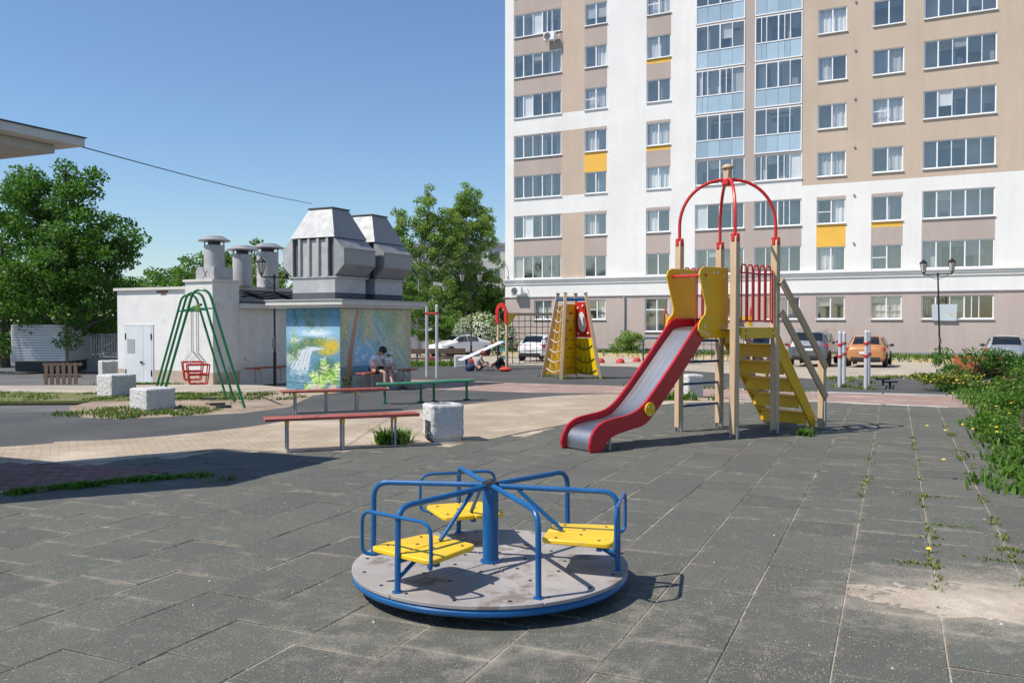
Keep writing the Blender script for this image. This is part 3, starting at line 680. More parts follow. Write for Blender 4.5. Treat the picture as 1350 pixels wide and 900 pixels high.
# cornice, band mouldings, plinth
mb = MB(); L0, L1 = -.06, SE
def strip(z0, z1, d0, d1, m=None): mb.add([bw(L0, z0, d0), bw(L1, z0, d0), bw(L1, z1, d0), bw(L0, z1, d0), bw(L0, z0, d1), bw(L1, z0, d1), bw(L1, z1, d1), bw(L0, z1, d1)], [(0, 1, 2, 3), (4, 5, 6, 7), (0, 1, 5, 4), (3, 2, 6, 7), (0, 3, 7, 4), (1, 2, 6, 5)])
strip(4.60, 4.70, .003, .20); strip(4.46, 4.597, .003, .13); strip(4.30, 4.457, .003, .07); mb.build('cornice', M['white'], bld, smooth=0)
mb = MB(); strip(3.36, 3.43, .003, .06); mb.build('string_course', M['trim_grey'], bld, smooth=0)
mb = MB(); strip(-.65, -.12, .003, .05); mb.build('plinth', M['trim_grey'], bld, smooth=0)
rw = random.Random(11)
M['far_glass'] = mat('far_window_glass', (.10, .13, .15), .15, var=.3, scale=.3, bstr=0, rnd=.4)
def curtain_mesh(s0, s1, z0, z1, d, kind):
    mb = MB(); n = max(4, int((s1 - s0) / .06)); ph = rw.random() * 6
    a = [(s0 + (s1 - s0) * i / n, d + .03 * math.sin(i * 1.35 + ph) + .012 * math.sin(i * 3.1)) for i in range(n + 1)]
    vs = [bw(s, z0, -q) for s, q in a] + [bw(s, z1, -q) for s, q in a]
    mb.add(vs, [(i, i + 1, n + 2 + i, n + 1 + i) for i in range(n)]); return mb
for (c, k, s0, s1, z0, z1, bz) in openings:
    wide = c in 'AH' and not (k == 0 and c == 'A'); bal = c in BAL and k > 0; gz0 = z0
    rec = .0 if (bal and k >= 4) else .10
    fr = MB(); fw = .065
    def fbar(sa, sb_, za, zb_, d=.0): 
        fr.add([bw(s, z, dd - rec) for dd in (-.03, .035 + d) for s, z in ((sa, za), (sb_, za), (sb_, zb_), (sa, zb_))], [(0, 1, 2, 3), (4, 5, 6, 7), (0, 1, 5, 4), (1, 2, 6, 5), (2, 3, 7, 6), (3, 0, 4, 7)])
    fbar(s0, s1, z0, z0 + fw); fbar(s0, s1, z1 - fw, z1); fbar(s0, s0 + fw, z0 + fw, z1 - fw); fbar(s1 - fw, s1, z0 + fw, z1 - fw)
    lo = z0 + fw
    if bz: fbar(s0 + fw, s1 - fw, bz - fw / 2, bz + fw / 2); lo = bz + fw / 2
    if k == 0 and c == 'C': ms = [.5]
    elif wide: ms = [.2, .4, .6, .8] if rw.random() < .82 else [.2, .4, .6, .7, .8]
    elif bal: ms = [.25, .5, .75] if rw.random() < .72 else [.14, .25, .5, .63, .75]
    elif k == 0 and c in 'E': ms = [.33, .66]
    else: ms = [.5]
    edges = [s0 + fw] + [s0 + (s1 - s0) * q for q in ms] + [s1 - fw]
    for q in ms:
        w = .075 if (len(ms) == 1 or q == .5 or (wide and q in (.2, .6))) else .045
        s = s0 + (s1 - s0) * q; fbar(s - w / 2, s + w / 2, lo, z1 - fw, .004)
    if k == 0 and c == 'C': fbar(s0 + fw, s1 - fw, z0 + 1.42, z0 + 1.49, .003)
    if not (bal and k >= 4):
        fr.add([bw(s, z, d) for d in (-.10, .09) for s, z in ((s0 - .04, z0 - .05), (s1 + .04, z0 - .05), (s1 + .04, z0 - .004), (s0 - .04, z0 - .004))], [(0, 1, 2, 3), (4, 5, 6, 7), (0, 1, 5, 4), (1, 2, 6, 5), (2, 3, 7, 6), (3, 0, 4, 7)])
    win = fr.build('glazed_balcony' if bal and k >= 4 else 'window', M['pvc'], bld, smooth=0)
    # the reveal round the opening
    rv = MB(); ol = [(s0, z0), (s1, z0), (s1, z1), (s0, z1)]
    for (a, b), (a2, b2) in zip(ol, ol[1:] + ol[:1]): rv.quad(bw(a, b, -.001), bw(a2, b2, -.001), bw(a2, b2, -.16), bw(a, b, -.16))
    rv.build('reveal', M['white'] if k else M['pink'], win, smooth=0)
    hinge = rw.random() < .22 and not bal and not wide
    for i, (a, b) in enumerate(zip(edges, edges[1:])):
        g = MB(); d = -rec + .004; a2, b2 = a - .015, b + .015
        tx, tz = rw.gauss(0, .004), rw.gauss(0, .004)
        g.quad(bw(a2, lo - .01, d + tx), bw(b2, lo - .01, d - tx), bw(b2, z1 - fw + .01, d - tx + tz), bw(a2, z1 - fw + .01, d + tx + tz))
        g.build('pane', M['glass_dark'] if (k == 0 and c in 'CH') else M['glass'], win, smooth=0)
        if bz:
            g = MB(); g.quad(bw(a2, z0 + fw - .01, d), bw(b2, z0 + fw - .01, d), bw(b2, bz, d), bw(a2, bz, d)); g.build('blue_panel', M['balcony_blue'], win, smooth=0)
    if hinge:
        fr2 = MB(); za = lo + (z1 - lo) * .45
        fr2.add([bw(s, z, dd - rec) for dd in (.01, .045) for s, z in ((edges[0], za), (edges[1], za), (edges[1], za + .05), (edges[0], za + .05))], [(0, 1, 2, 3), (4, 5, 6, 7), (0, 1, 5, 4), (1, 2, 6, 5), (2, 3, 7, 6), (3, 0, 4, 7)]); fr2.build('transom', M['pvc'], win, smooth=0)
    r = rw.random()
    if not bal and not wide:
        if r < .88:
            sp = rw.choice([(0, 1), (0, 1), (0, 1), (0, .45), (.5, 1), (.08, .9)])
            curtain_mesh(s0 + (s1 - s0) * sp[0] + .05, s0 + (s1 - s0) * sp[1] - .05, z0 + .03, z1 - .03, .30, 0).build('curtain', M['curtain'], win)
            if rw.random() < .5: curtain_mesh(s0 + .06, s0 + .4, z0 + .03, z1, .38, 0).build('curtain', M['curtain'], win)
        elif r < .95:
            q = rw.uniform(.2, .7); g = MB(); g.quad(bw(s0 + .05, z1 - (z1 - z0) * q, -.2), bw(s1 - .05, z1 - (z1 - z0) * q, -.2), bw(s1 - .05, z1, -.2), bw(s0 + .05, z1, -.2)); g.build('blind', M['blind'], win, smooth=0)
    else:
        if rw.random() < .8:                                      # the window and door of the room behind the balcony
            g = MB(); sa = s0 + (s1 - s0) * rw.uniform(.12, .3); sb3 = sa + (s1 - s0) * rw.uniform(.4, .55); za = z0 - .2
            for p0, p1 in (((sa, za), (sa, z1 - .25)), ((sb3, za), (sb3, z1 - .25)), (((sa + sb3) / 2, za), ((sa + sb3) / 2, z1 - .25)), ((sa, z1 - .25), (sb3, z1 - .25))): g.bar(bw(p0[0], p0[1], -1.46), bw(p1[0], p1[1], -1.46), .09, .06)
            g.build('inner_door_frame', M['pvc'], win, smooth=0)
            g = MB(); g.quad(bw(sa, za, -1.48), bw(sb3, za, -1.48), bw(sb3, z1 - .25, -1.48), bw(sa, z1 - .25, -1.48)); g.build('inner_glass', M['far_glass'], win, smooth=0)
        for a, b in zip(edges, edges[1:]):                        # inner doors, shelves and blinds seen through balcony glass
            if rw.random() < .62:
                g = MB(); q = rw.choice((1, 1, 1, .6, .35)); dd = rw.choice((.15, .5, 1.0)); zz0 = z0 if dd > .9 else z1 - (z1 - lo) * q
                g.quad(bw(a + .03, zz0, -dd), bw(b - .03, zz0, -dd), bw(b - .03, z1, -dd), bw(a + .03, z1, -dd)); g.build('blind', rw.choice((M['blind'], M['curtain'])), win, smooth=0)
            if rw.random() < .35:
                g = MB(); hh = rw.uniform(.3, .9); sx = (a + b) / 2; cc = bw(sx, lo + hh / 2, -.9); g.box(cc, (rw.uniform(.2, .5), .3, hh), R(-27)); g.build('cupboard', rw.choice((M['brown_timber'], M['blind'], M['cloth_navy'])), win)
# air conditioners, wall lamp, down pipe, vent caps, flyer board
def aircon(s, z):
    mb = MB(); mb.add([bw(a, b, d) for d in (.22, .55) for a, b in ((s - .42, z), (s + .42, z), (s + .42, z + .58), (s - .42, z + .58))], [(0, 1, 2, 3), (4, 5, 6, 7), (0, 1, 5, 4), (1, 2, 6, 5), (2, 3, 7, 6), (3, 0, 4, 7)])
    o = mb.build('air_conditioner', M['pvc'], bld, bevel=.03)
    g = MB(); 
    for r in (.07, .13, .19, .235): g.tube([bw(s - .12 + r * math.cos(t), z + .29 + r * math.sin(t), .555) for t in [2 * PI * i / 20 for i in range(20)]], .012, 5, closed=True)
    for t in range(8): g.tube([bw(s - .12, z + .29, .556), bw(s - .12 + .24 * math.cos(t * PI / 4), z + .29 + .24 * math.sin(t * PI / 4), .556)], .008, 4)
    g.build('fan_grille', M['car_trim'], o)
    g = MB(); g.lathe([(.23, 0), (.23, .01)], 20); g.v = [bw(s - .12 + x, z + .29 + y, .545 + q) for x, y, q in g.v]; g.build('fan_opening', M['trim_grey'], o)
    g = MB()
    for a in (s - .3, s + .3): g.tube([bw(a, z - .02, 0), bw(a, z - .02, .58)], .015, 5); g.tube([bw(a, z - .3, 0), bw(a, z - .02, .5)], .012, 5)
    g.tube([bw(s + .42, z + .2, .3), bw(s + .62, z + .3, .28), bw(s + .66, z + .5, .02)], .025, 6)
    g.build('bracket', M['pvc'], o)
aircon(1.15, 3.55); aircon(3.72, SILL(7) - .72)
mb = MB(); mb.tube(fillet([bw(9.15, 3.36, .1), bw(9.15, -.6, .1)], .1), .055, 8); mb.build('down_pipe', M['galv_paint'], bld)
for k in range(1, NF): mb = MB(); mb.tube([bw(23.62, SILL(k) + 1.62, .0), bw(23.62, SILL(k) + 1.62, .08)], .07, 8); mb.build('vent_cap', M['trim_grey'], bld)
mb = MB(); mb.tube(fillet([bw(-.01, 5.9, .02), bw(-.05, 6.0, .35), bw(-.15, 5.7, .5)], .1), .03, 6); mb.sphere(bw(-.17, 5.62, .52), (.12, .12, .1), 10, 6); mb.build('wall_lamp', M['galv_paint'], bld)
mb = MB(); mb.add([bw(s, z, d) for d in (.12, .15) for s, z in ((27.9, 1.72), (29.15, 1.70), (29.18, 2.66), (27.87, 2.64))], [(0, 1, 2, 3), (4, 5, 6, 7), (0, 1, 5, 4), (1, 2, 6, 5), (2, 3, 7, 6), (3, 0, 4, 7)])
M['board'] = mat('pale_blue_board', (.50, .56, .60), .5, var=.08, scale=1, bstr=0)
o = mb.build('window_board', M['board'], bld, smooth=0)
mb = MB(); mb.add([bw(s, z, .153) for s, z in ((28.8, 2.0), (28.98, 2.0), (28.98, 2.1), (28.8, 2.1))], [(0, 1, 2, 3)]); mb.build('sticker', M['facade_yellow'], o, smooth=0)
# far panel building seen between the trees
fb = thing('far_panel_building', 'distant pale panel block seen between birch crowns and white building corner', 'building', (-6, 141, -.6), R(-4))
mb = MB(); mb.box((0, 6, 7.2), (34, 12, 14.4)); mb.build('wall', M['far_wall'], fb, smooth=0)
mb = MB(); mb.box((0, 6, 14.65), (34.6, 12.6, .5)); mb.build('roof_edge', M['trim_grey'], fb, smooth=0)
M['far_glass'] = mat('far_window_glass', (.10, .13, .15), .15, var=.3, scale=.3, bstr=0, rnd=.4)
wm = MB().box((0, 0, 0), (1.7, .1, 1.35)).mesh('window', M['far_glass'], 0); bmh2 = MB().box((0, 0, 0), (2.7, .9, 1.0)).mesh('balcony', M['far_wall'], 0)
frm = MB(); frm.box((0, -.02, 0), (.12, .14, 1.35)); frm = frm.mesh('window_frame', M['pvc'], 0)
for k in range(5):
    for i in range(11):
        x = -15.5 + i * 3.1
        w = bpy.data.objects.new('window', wm); COL.objects.link(w); w.parent = fb; w.location = (x, -.02, 1.9 + k * 2.75)
        q = bpy.data.objects.new('window_frame', frm); COL.objects.link(q); q.parent = w
        if i % 3 == 1 and k: b = bpy.data.objects.new('balcony', bmh2); COL.objects.link(b); b.parent = fb; b.location = (x, -.5, 1.0 + k * 2.75)
# ---------------------------------------------------------------- merry-go-round
def merry():
    t = thing('merry_go_round', 'blue tubular merry-go-round with three yellow seats on a worn grey round platform', 'merry-go-round', (-.135, 5.465, -.068)); t.scale = (1.041,) * 3
    Z = .20; RR = .815; pol = lambda r, a, z: (r * math.cos(R(a)), r * math.sin(R(a)), z)
    plain = (168, 291, 48); seat = (231, 347, 108)
    mb = MB(); ring = [pol(RR - .012, a, Z - .045) for a in range(0, 360, 6)]; mb.tube(ring, .024, 10, closed=True); mb.build('rim', M['blue'], t)
    mb = MB(); mb.lathe([(.16, .066), (.16, .085), (.09, .095), (.09, .12), (.5, .135), (.79, .14)], 40); mb.build('pivot', M['car_trim'], t)
    for k in range(6):
        a0, a1 = 51 + 60 * k + .15, 51 + 60 * (k + 1) - .15; n = 12
        mb = MB(); poly = [pol(.008, (a0 + a1) / 2, 0)[:2]] + [pol(RR + .012, a0 + (a1 - a0) * i / n, 0)[:2] for i in range(n + 1)]
        mb.prism(poly, lambda a, b: (a, b, Z - .022), (0, 0, .022)); mb.build('deck_panel', M['deck'], t, bevel=.003)
    mb = MB()
    for k in range(6):
        for r, da in ((.76, 8), (.76, 30), (.76, 52), (.45, 14), (.45, 46), (.22, 30)): mb.lathe([(.011, 0), (.011, .003), (.006, .005), (0, .005)], 8, pol(r, 47 + 60 * k + da, Z))
    tag(mb.build('bolts', M['bolt'], t), kind='stuff')
    mb = MB(); mb.lathe([(.062, Z), (.062, Z + .012), (.048, Z + .014), (.048, .66)], 24); mb.build('post', M['blue'], t)
    mb = MB(); mb.lathe([(.052, .655), (.052, .685), (.03, .69), (.018, .70), (0, .70)], 20); mb.build('hub_cap', M['bolt'], t)
    for a in plain:
        mb = MB(); mb.tube(fillet([pol(.04, a, .665), pol(.745, a, .655), pol(.75, a, Z)], .10, 7), .0165, 10); mb.lathe([(.03, 0), (.03, .006)], 10, pol(.75, a, Z)); mb.build('handrail', M['blue'], t)
    for a in seat:
        T = Vector((-math.sin(R(a)), math.cos(R(a)), 0)); rad = Vector((math.cos(R(a)), math.sin(R(a)), 0))
        mb = MB(); mb.tube(fillet([pol(.04, a, .66), pol(.765, a, .655), pol(.77, a, Z)], .09, 7), .0165, 10); mb.lathe([(.03, 0), (.03, .006)], 10, pol(.77, a, Z)); mb.build('handrail', M['blue'], t)
        mb = MB(); mb.tube([pol(.17, a, .645), pol(.44, a, .415)], .0125, 8); mb.build('strut', M['blue'], t)
        c = rad * .785
        mb = MB(); mb.tube(fillet([c + T * -.20 - rad * .05 + Vector((0, 0, .365)), c + T * -.265 + Vector((0, 0, .37)), c + T * -.265 + Vector((0, 0, .61)), c + T * .265 + Vector((0, 0, .61)), c + T * .265 + Vector((0, 0, .37)), c + T * .20 - rad * .05 + Vector((0, 0, .365))], .075, 6), .0105, 9); mb.build('back_rail', M['blue'], t)
        mb = MB(); mb.bar(rad * .38 + Vector((0, 0, .368)), rad * .77 + Vector((0, 0, .368)), .03, .02); mb.bar(c + T * -.22 - rad * .1 + Vector((0, 0, .366)), c + T * .22 - rad * .1 + Vector((0, 0, .366)), .03, .015); mb.tube([pol(.77, a, .27), pol(.60, a, .362)], .012, 7); mb.build('seat_frame', M['blue'], t)
        for sg in (-1, 1):
            mb = MB(); i0, i1 = .004, .235; q = .045
            pl = [(.35, i0), (.762, i0), (.762, i1 - q), (.762 - q * .3, i1 - q * .3), (.762 - q, i1), (.35 + q, i1 - .03), (.35 + q * .3, i1 - .03 - q * .3), (.35, i1 - .03 - q)]
            mb.prism(pl, lambda r, s: rad * r + T * (s * sg) + Vector((0, 0, .38)), (0, 0, .028)); b = mb.build('seat', M['yellow_seat'], t, bevel=.006, seg=2)
            mb = MB()
            for r, s in ((.43, .16), (.68, .17), (.56, .06)): mb.lathe([(.011, 0), (.009, .003), (0, .004)], 7, rad * r + T * (s * sg) + Vector((0, 0, .408)))
            tag(mb.build('screws', M['bolt'], b), kind='stuff')
merry()
# ---------------------------------------------------------------- slide tower
def slide_tower():
    t = thing('slide_tower', 'wooden slide tower with red slide, yellow panels and red arched top', 'slide', (3.19, 12.96, 0), math.atan2(.613, .79))
    s = .47; tp = 2.85                      # local x: from the slide towards the stairs, local y: away from the camera
    for x, y in ((-s, -s - .04), (-s, s + .04), (s, -s - .04), (s, s + .04)):
        mb = MB(); mb.box((x, y, tp / 2 + .03), (.105, .105, tp - .06)); p = mb.build('post', M['timber'], t, bevel=.012)
        mb = MB(); mb.box((x, y - .058, .08), (.05, .006, .18)); mb.box((x, y + .058, .08), (.05, .006, .18)); mb.lathe([(.012, .12), (.012, .13)], 8, (x, y, 0)); mb.build('post_shoe', M['galv_paint'], p)
        mb = MB(); pts = []
        for i in range(17):
            a = PI / 2 * i / 16; r = math.hypot(x, y); k = math.cos(a) ** .9; pts.append((x * k, y * k, tp + .22 + .68 * math.sin(a)))
        mb.tube([(x, y, tp - .06), (x, y, tp + .1)] + pts[:-1] + [(x * .05, y * .05, tp + .9)], .024, 8)
        mb.build('arch_tube', M['red_tube'], t)
        mb = MB(); mb.box((x, y, tp - .02), (.125, .06, .12)); mb.box((x, y, tp - .02), (.06, .125, .118)); mb.build('arch_bracket', M['red_tube'], t, bevel=.01)
    mb = MB(); mb.box((0, 0, tp + .96), (.10, .10, .2)); mb.lathe([(.085, tp + 1.06), (.085, tp + 1.09), (.05, tp + 1.12), (0, tp + 1.13)], 12); mb.build('finial', M['timber'], t, bevel=.008)
    mb = MB(); mb.box((0, 0, tp + .86), (.13, .13, .10)); mb.build('apex_bracket', M['red_tube'], t, bevel=.015)
    for i in range(7):
        mb = MB(); mb.box((-.45 + .15 * i, 0, 1.555), (.142, 1.0, .03)); mb.build('deck_board', M['timber'], t, bevel=.004)
    for y in (-.57, .57):
        mb = MB(); mb.box((0, y, 1.49), (.82, .03, .15)); b = mb.build('side_beam', M['yellow_panel'], t, bevel=.005)
        mb = MB()
        for x in (-.32, .32): 
            for dz in (-.04, .04): mb.sphere((x, y - math.copysign(.016, -y), 1.49 + dz), .012, 7, 4)
        mb.build('bolts', M['bolt'], b)['kind'] = 'stuff'
    for x in (-.40, .40): mb = MB(); mb.box((x, 0, 1.49), (.03, .88, .10)); mb.build('cross_beam', M['yellow_panel'], t, bevel=.005)
    def railing(y):
        mb = MB(); x0, x1 = -.385, .385
        mb.tube([(x0, y, 1.66), (x1, y, 1.66)], .014, 7); mb.tube([(x0, y, 2.34), (x1, y, 2.34)], .014, 7)
        for x in (x0, x1): mb.tube([(x, y, 1.62), (x, y, 2.40)], .013, 7)
        n = 5; w = (x1 - x0 - .06) / n
        for i in range(n): a = x0 + .03 + i * w; mb.tube(fillet([(a + .018, y, 1.66), (a + .018, y, 2.46), (a + w - .018, y, 2.46), (a + w - .018, y, 1.66)], .07, 6), .0115, 7)
        mb.build('railing', M['red_tube'], t)
    railing(-.52); railing(.52)
    # hood panels either side of the slide's mouth
    pl = [(-.99, 2.31), (-.955, 2.385), (-.88, 2.42), (-.36, 2.42), (-.36, 1.42), (-.86, 1.42), (-.95, 1.45), (-1.0, 1.52), (-1.0, 1.60), (-.96, 1.67), (-.86, 1.76), (-.84, 1.84), (-.86, 1.92)]
    for y in (-.30, .30):
        mb = MB(); mb.prism(pl, lambda a, b: (a, y - .011, b), (0, .022, 0)); p = mb.build('hood_panel', M['yellow_panel'], t, bevel=.006, seg=2)
        mb = MB()
        for a, b in ((-.88, 1.58), (-.94, 1.52), (-.80, 1.47), (-.86, 1.50), (-.6, 2.34), (-.68, 2.34), (-.45, 2.3), (-.45, 1.5)): mb.sphere((a, y - .013, b), (.017, .009, .017), 8, 4); mb.sphere((a, y + .013, b), (.017, .009, .017), 8, 4)
        mb.build('caps', M['pvc'], p)['kind'] = 'stuff'
    mb = MB(); mb.tube([(-.86, -.33, 2.30), (-.86, .37, 2.30)], .019, 8); mb.build('grip_bar', M['red_tube'], t)
    # slide
    up_ = [(-.42, 1.70), (-.84, 1.70), (-.93, 1.665), (-1.02, 1.59), (-1.3, 1.29), (-1.6, .985), (-1.86, .73), (-2.03, .58), (-2.18, .49), (-2.34, .445), (-2.55, .42), (-2.75, .39), (-2.9, .32), (-2.99, .22), (-3.03, .09)]
    lo_ = [(-3.0, .0), (-2.80, .0), (-2.76, .06), (-2.68, .15), (-2.55, .20), (-2.3, .245), (-2.1, .275), (-1.96, .335), (-1.78, .49), (-1.55, .70), (-1.3, .945), (-1.0, 1.255), (-.86, 1.41), (-.42, 1.44)]
    ups = smooth_poly(up_[2:], 3); los = smooth_poly(lo_[2:-1], 3)
    poly = [up_[0], up_[1]] + ups + lo_[:2] + los + [lo_[-1]]
    for y in (-.265, .265):
        mb = MB(); mb.prism(poly, lambda a, b: (a, y - .02, b), (0, .04, 0)); mb.build('slide_side', M['red'], t, bevel=.008, seg=2)
    ch = smooth_poly([(-.42, 1.585), (-.84, 1.56), (-1.0, 1.46), (-1.3, 1.165), (-1.6, .865), (-1.86, .62), (-2.05, .465), (-2.2, .385), (-2.4, .345), (-2.7, .315), (-2.86, .26), (-2.94, .16), (-2.95, .04)], 4)
    mb = MB(); n = len(ch); W_ = .243
    vs = [(a, -W_, b) for a, b in ch] + [(a, W_, b) for a, b in ch] + [(a + .004, -W_, b - .02) for a, b in ch] + [(a + .004, W_, b - .02) for a, b in ch]
    mb.add(vs, [(i, i + 1, n + i + 1, n + i) for i in range(n - 1)] + [(2 * n + i + 1, 2 * n + i, 3 * n + i, 3 * n + i + 1) for i in range(n - 1)]); mb.build('chute', M['steel'], t)
    mb = MB(); mb.prism([( -.42, 1.70), (-.36, 1.70), (-.36, 1.58), (-.42, 1.58)], lambda a, b: (a, -.245, b), (0, .49, 0)); mb.build('slide_lip', M['red'], t, bevel=.004)
    for y in (-.293, .293):
        mb = MB(); mb.lathe([(.095, 0), (.095, .014), (.088, .02), (0, .02)], 28); mb.v = [(-1.96 + x, y - math.copysign(q, -y) if False else y + (q if y > 0 else -q), .49 + z) for x, z, q in mb.v]; d = mb.build('disc', M['yellow_panel'], t)
        mb = MB()
        for a in (20, 140, 260): mb.sphere((-1.96 + .06 * math.cos(R(a)), y + math.copysign(.02, y), .49 + .06 * math.sin(R(a))), (.014, .008, .014), 7, 4)
        mb.build('caps', M['pvc'], d)['kind'] = 'stuff'
    mb = MB(); mb.tube([(-2.6, -.2, .2), (-2.6, -.2, 0)], .02, 7); mb.tube([(-2.6, .2, .2), (-2.6, .2, 0)], .02, 7); mb.build('slide_foot', M['galv_paint'], t)
    # rung ladder on the far left side
    for z in (.38, .71, 1.04, 1.36): mb = MB(); mb.tube([(-.42, .50, z), (.42, .50, z)], .019, 8); mb.build('rung', M['blue_dark'], t)
    # stairs
    for y in (-.44, .44):
        mb = MB(); mb.prism([(.50, 1.46), (.66, 1.46), (1.60, .17), (1.60, .02), (1.50, .02), (.50, 1.30)], lambda a, b: (a, y - .018, b), (0, .036, 0)); mb.build('stringer', M['yellow_panel'], t, bevel=.005)
    for i in range(5):
        x = .66 + .195 * i; z = 1.30 - .265 * i
        mb = MB(); mb.box((x, 0, z), (.20, .84, .03)); mb.box((x - .03, 0, z - .10), (.026, .835, .165)); b = mb.build('tread', M['yellow_panel'], t, bevel=.005)
    for y in (-.53, .53):
        mb = MB(); mb.box((1.66, y, .54), (.10, .10, 1.04)); mb.build('newel', M['timber'], t, bevel=.01)
        mb = MB(); mb.box((1.66, y - .06, .28), (.05, .012, .62)); mb.build('newel_plate', M['galv_paint'], t)
        for z0, z1 in ((2.26, .93), (1.80, .47)):
            mb = MB(); mb.bar((.50, y - .062 * (1 if y < 0 else -1), z0), (1.68, y - .062 * (1 if y < 0 else -1), z1), .04, .12); mb.build('handrail', M['timber_x'], t, bevel=.008)
M['blue_dark'] = mat('dark_blue_paint', (.012, .055, .13), .4, var=.15, bstr=.04)
slide_tower()
# ---------------------------------------------------------------- swing
def swing():
    bx, by = -6.03, 16.93; d = Vector((-.62, 1.36)); g0 = 0
    t = thing('swing', 'green A-frame swing with two red box seats on chains over sandy ground', 'swing', (bx, by, 0))
    hw = Vector((.90, -.23))
    for k in range(3):
        o = d * k; mb = MB(); z0 = gz(by + o.y)
        A = Vector((o.x - hw.x, o.y - hw.y, z0)); B = Vector((o.x + hw.x, o.y + hw.y, z0)); top = 2.27 + z0 * .3
        ap1 = Vector((o.x - .16, o.y + .04, top)); ap2 = Vector((o.x + .16, o.y - .04, top))
        mb.tube(fillet([A, ap1, ap2, B], .22, 7), .026, 9); mb.build('frame', M['green'], t)
        mb = MB(); f = .84; mb.tube([A.lerp(ap1, f), B.lerp(ap2, f)], .016, 7); mb.build('tie_bar', M['green'], t)
    mb = MB(); mb.tube([(0, 0, 1.98), (2 * d.x, 2 * d.y, 1.94)], .026, 9); mb.build('top_beam', M['green'], t)
    for k in (.55, 1.45):
        c = d * k; dn = d.normalized()
        mb = MB()
        for sg in (-1, 1):
            q = c + dn * .21 * sg; mb.box((q.x, q.y, 1.93), (.05, .05, .08))
        mb.build('hanger', M['yellow'], t)
        mb = MB()
        for sg in (-1, 1):
            q = c + dn * .21 * sg
            pts = [(q.x, q.y, 1.92 - i * .9 / 30) for i in range(31)]
            for i, (a, b) in enumerate(zip(pts, pts[1:])):
                w = .008; u = Vector((1, 0, 0)) if i % 2 else Vector((0, 1, 0)); mb.bar(a, b, .018 if i % 2 else .006, .006 if i % 2 else .018)
            for e in (-1, 1):
                e2 = c + dn * .2 * sg + Vector((.91, .42)) * .17 * e; mb.tube([(q.x, q.y, 1.02), (e2.x, e2.y, .80)], .006, 5)
        mb.build('chain', M['leg_metal'], t)
        mb = MB(); hx = Vector((.91, .42)) * .19; hy = dn * .21
        def cor(sx, sy, z, e=1): v = c + hx * sx * e + hy * sy * e; return (v.x, v.y, z)
        for z, e in ((.78, 1.1), (.58, 1.0), (.40, .85)): mb.tube(fillet([cor(-1, -1, z, e), cor(1, -1, z, e), cor(1, 1, z, e), cor(-1, 1, z, e), cor(-1, -1, z, e)], .04, 3), .014, 7)
        for sx in (-1, 1):
            for sy in (-1, 1): mb.tube([cor(sx, sy, .78, 1.1), cor(sx, sy, .40, .85)], .013, 7)
        mb.build('seat', M['red_tube'], t)
        mb = MB(); mb.add([cor(-1, -1, .415, .85), cor(1, -1, .415, .85), cor(1, 1, .415, .85), cor(-1, 1, .415, .85)], [(0, 1, 2, 3)]); mb.build('seat_base', M['red_wood'], t)
swing()
for (x, y, a) in ((-5.85, 17.3, 8), (-5.55, 16.75, 10)):
    mb = MB(); mb.box((0, 0, .02), (.28, .13, .05)); o = mb.build('rubber_slab', M['tyre'], bevel=.01); o.location = (x, y, gz(y)); o.rotation_euler = (0, 0, R(a))
    tag(o, 'dark rubber slab on the sand under the swing, ' + ('nearer to the camera' if y < 17 else 'farther from the camera'), 'slab', 'rubber slabs under the swing')
# ---------------------------------------------------------------- benches, planters
def bench(name, label, a, b, h, w, legs, m, ml, double=True):
    a = Vector(a); b = Vector(b); d = (b - a); L = d.length; d.normalize(); n = Vector((-d.y, d.x)); c = (a + b) / 2
    t = thing(name, label, 'bench', (a.x, a.y, gz(a.y)), math.atan2(d.y, d.x))
    for i, yy in enumerate((-w / 4 - .003, w / 4 + .003) if double else (0,)):
        mb = MB(); mb.box((L / 2, yy, h - .02), (L, (w / 2 - .006) if double else w, .04)); mb.build('board', m, t, bevel=.006)
    for x in legs:
        mb = MB(); mb.tube(fillet([(x, -w * .36, 0), (x, -w * .36, h - .055), (x, w * .36, h - .055), (x, w * .36, 0)], .06, 5), .016, 8); mb.build('leg', ml, t)
        for sg in (-1, 1): mb = MB(); mb.box((x, sg * w * .36, h - .07), (.035, .03, .05)); mb.build('clamp', M['yellow_seat'], t)
    return t
bench('bench', 'long worn red plank bench on grey legs beside the stone chip planter', (-3.13, 10.98), (-1.27, 11.66), .44, .29, (.28, .98, 1.66), M['red_wood'], M['leg_metal'])
bench('bench', 'long worn red plank bench behind, its end overlapping the green bench', (-4.12, 15.55), (-2.35, 16.3), .42, .27, (.24, .80, 1.36), M['red_wood'], M['leg_metal'])
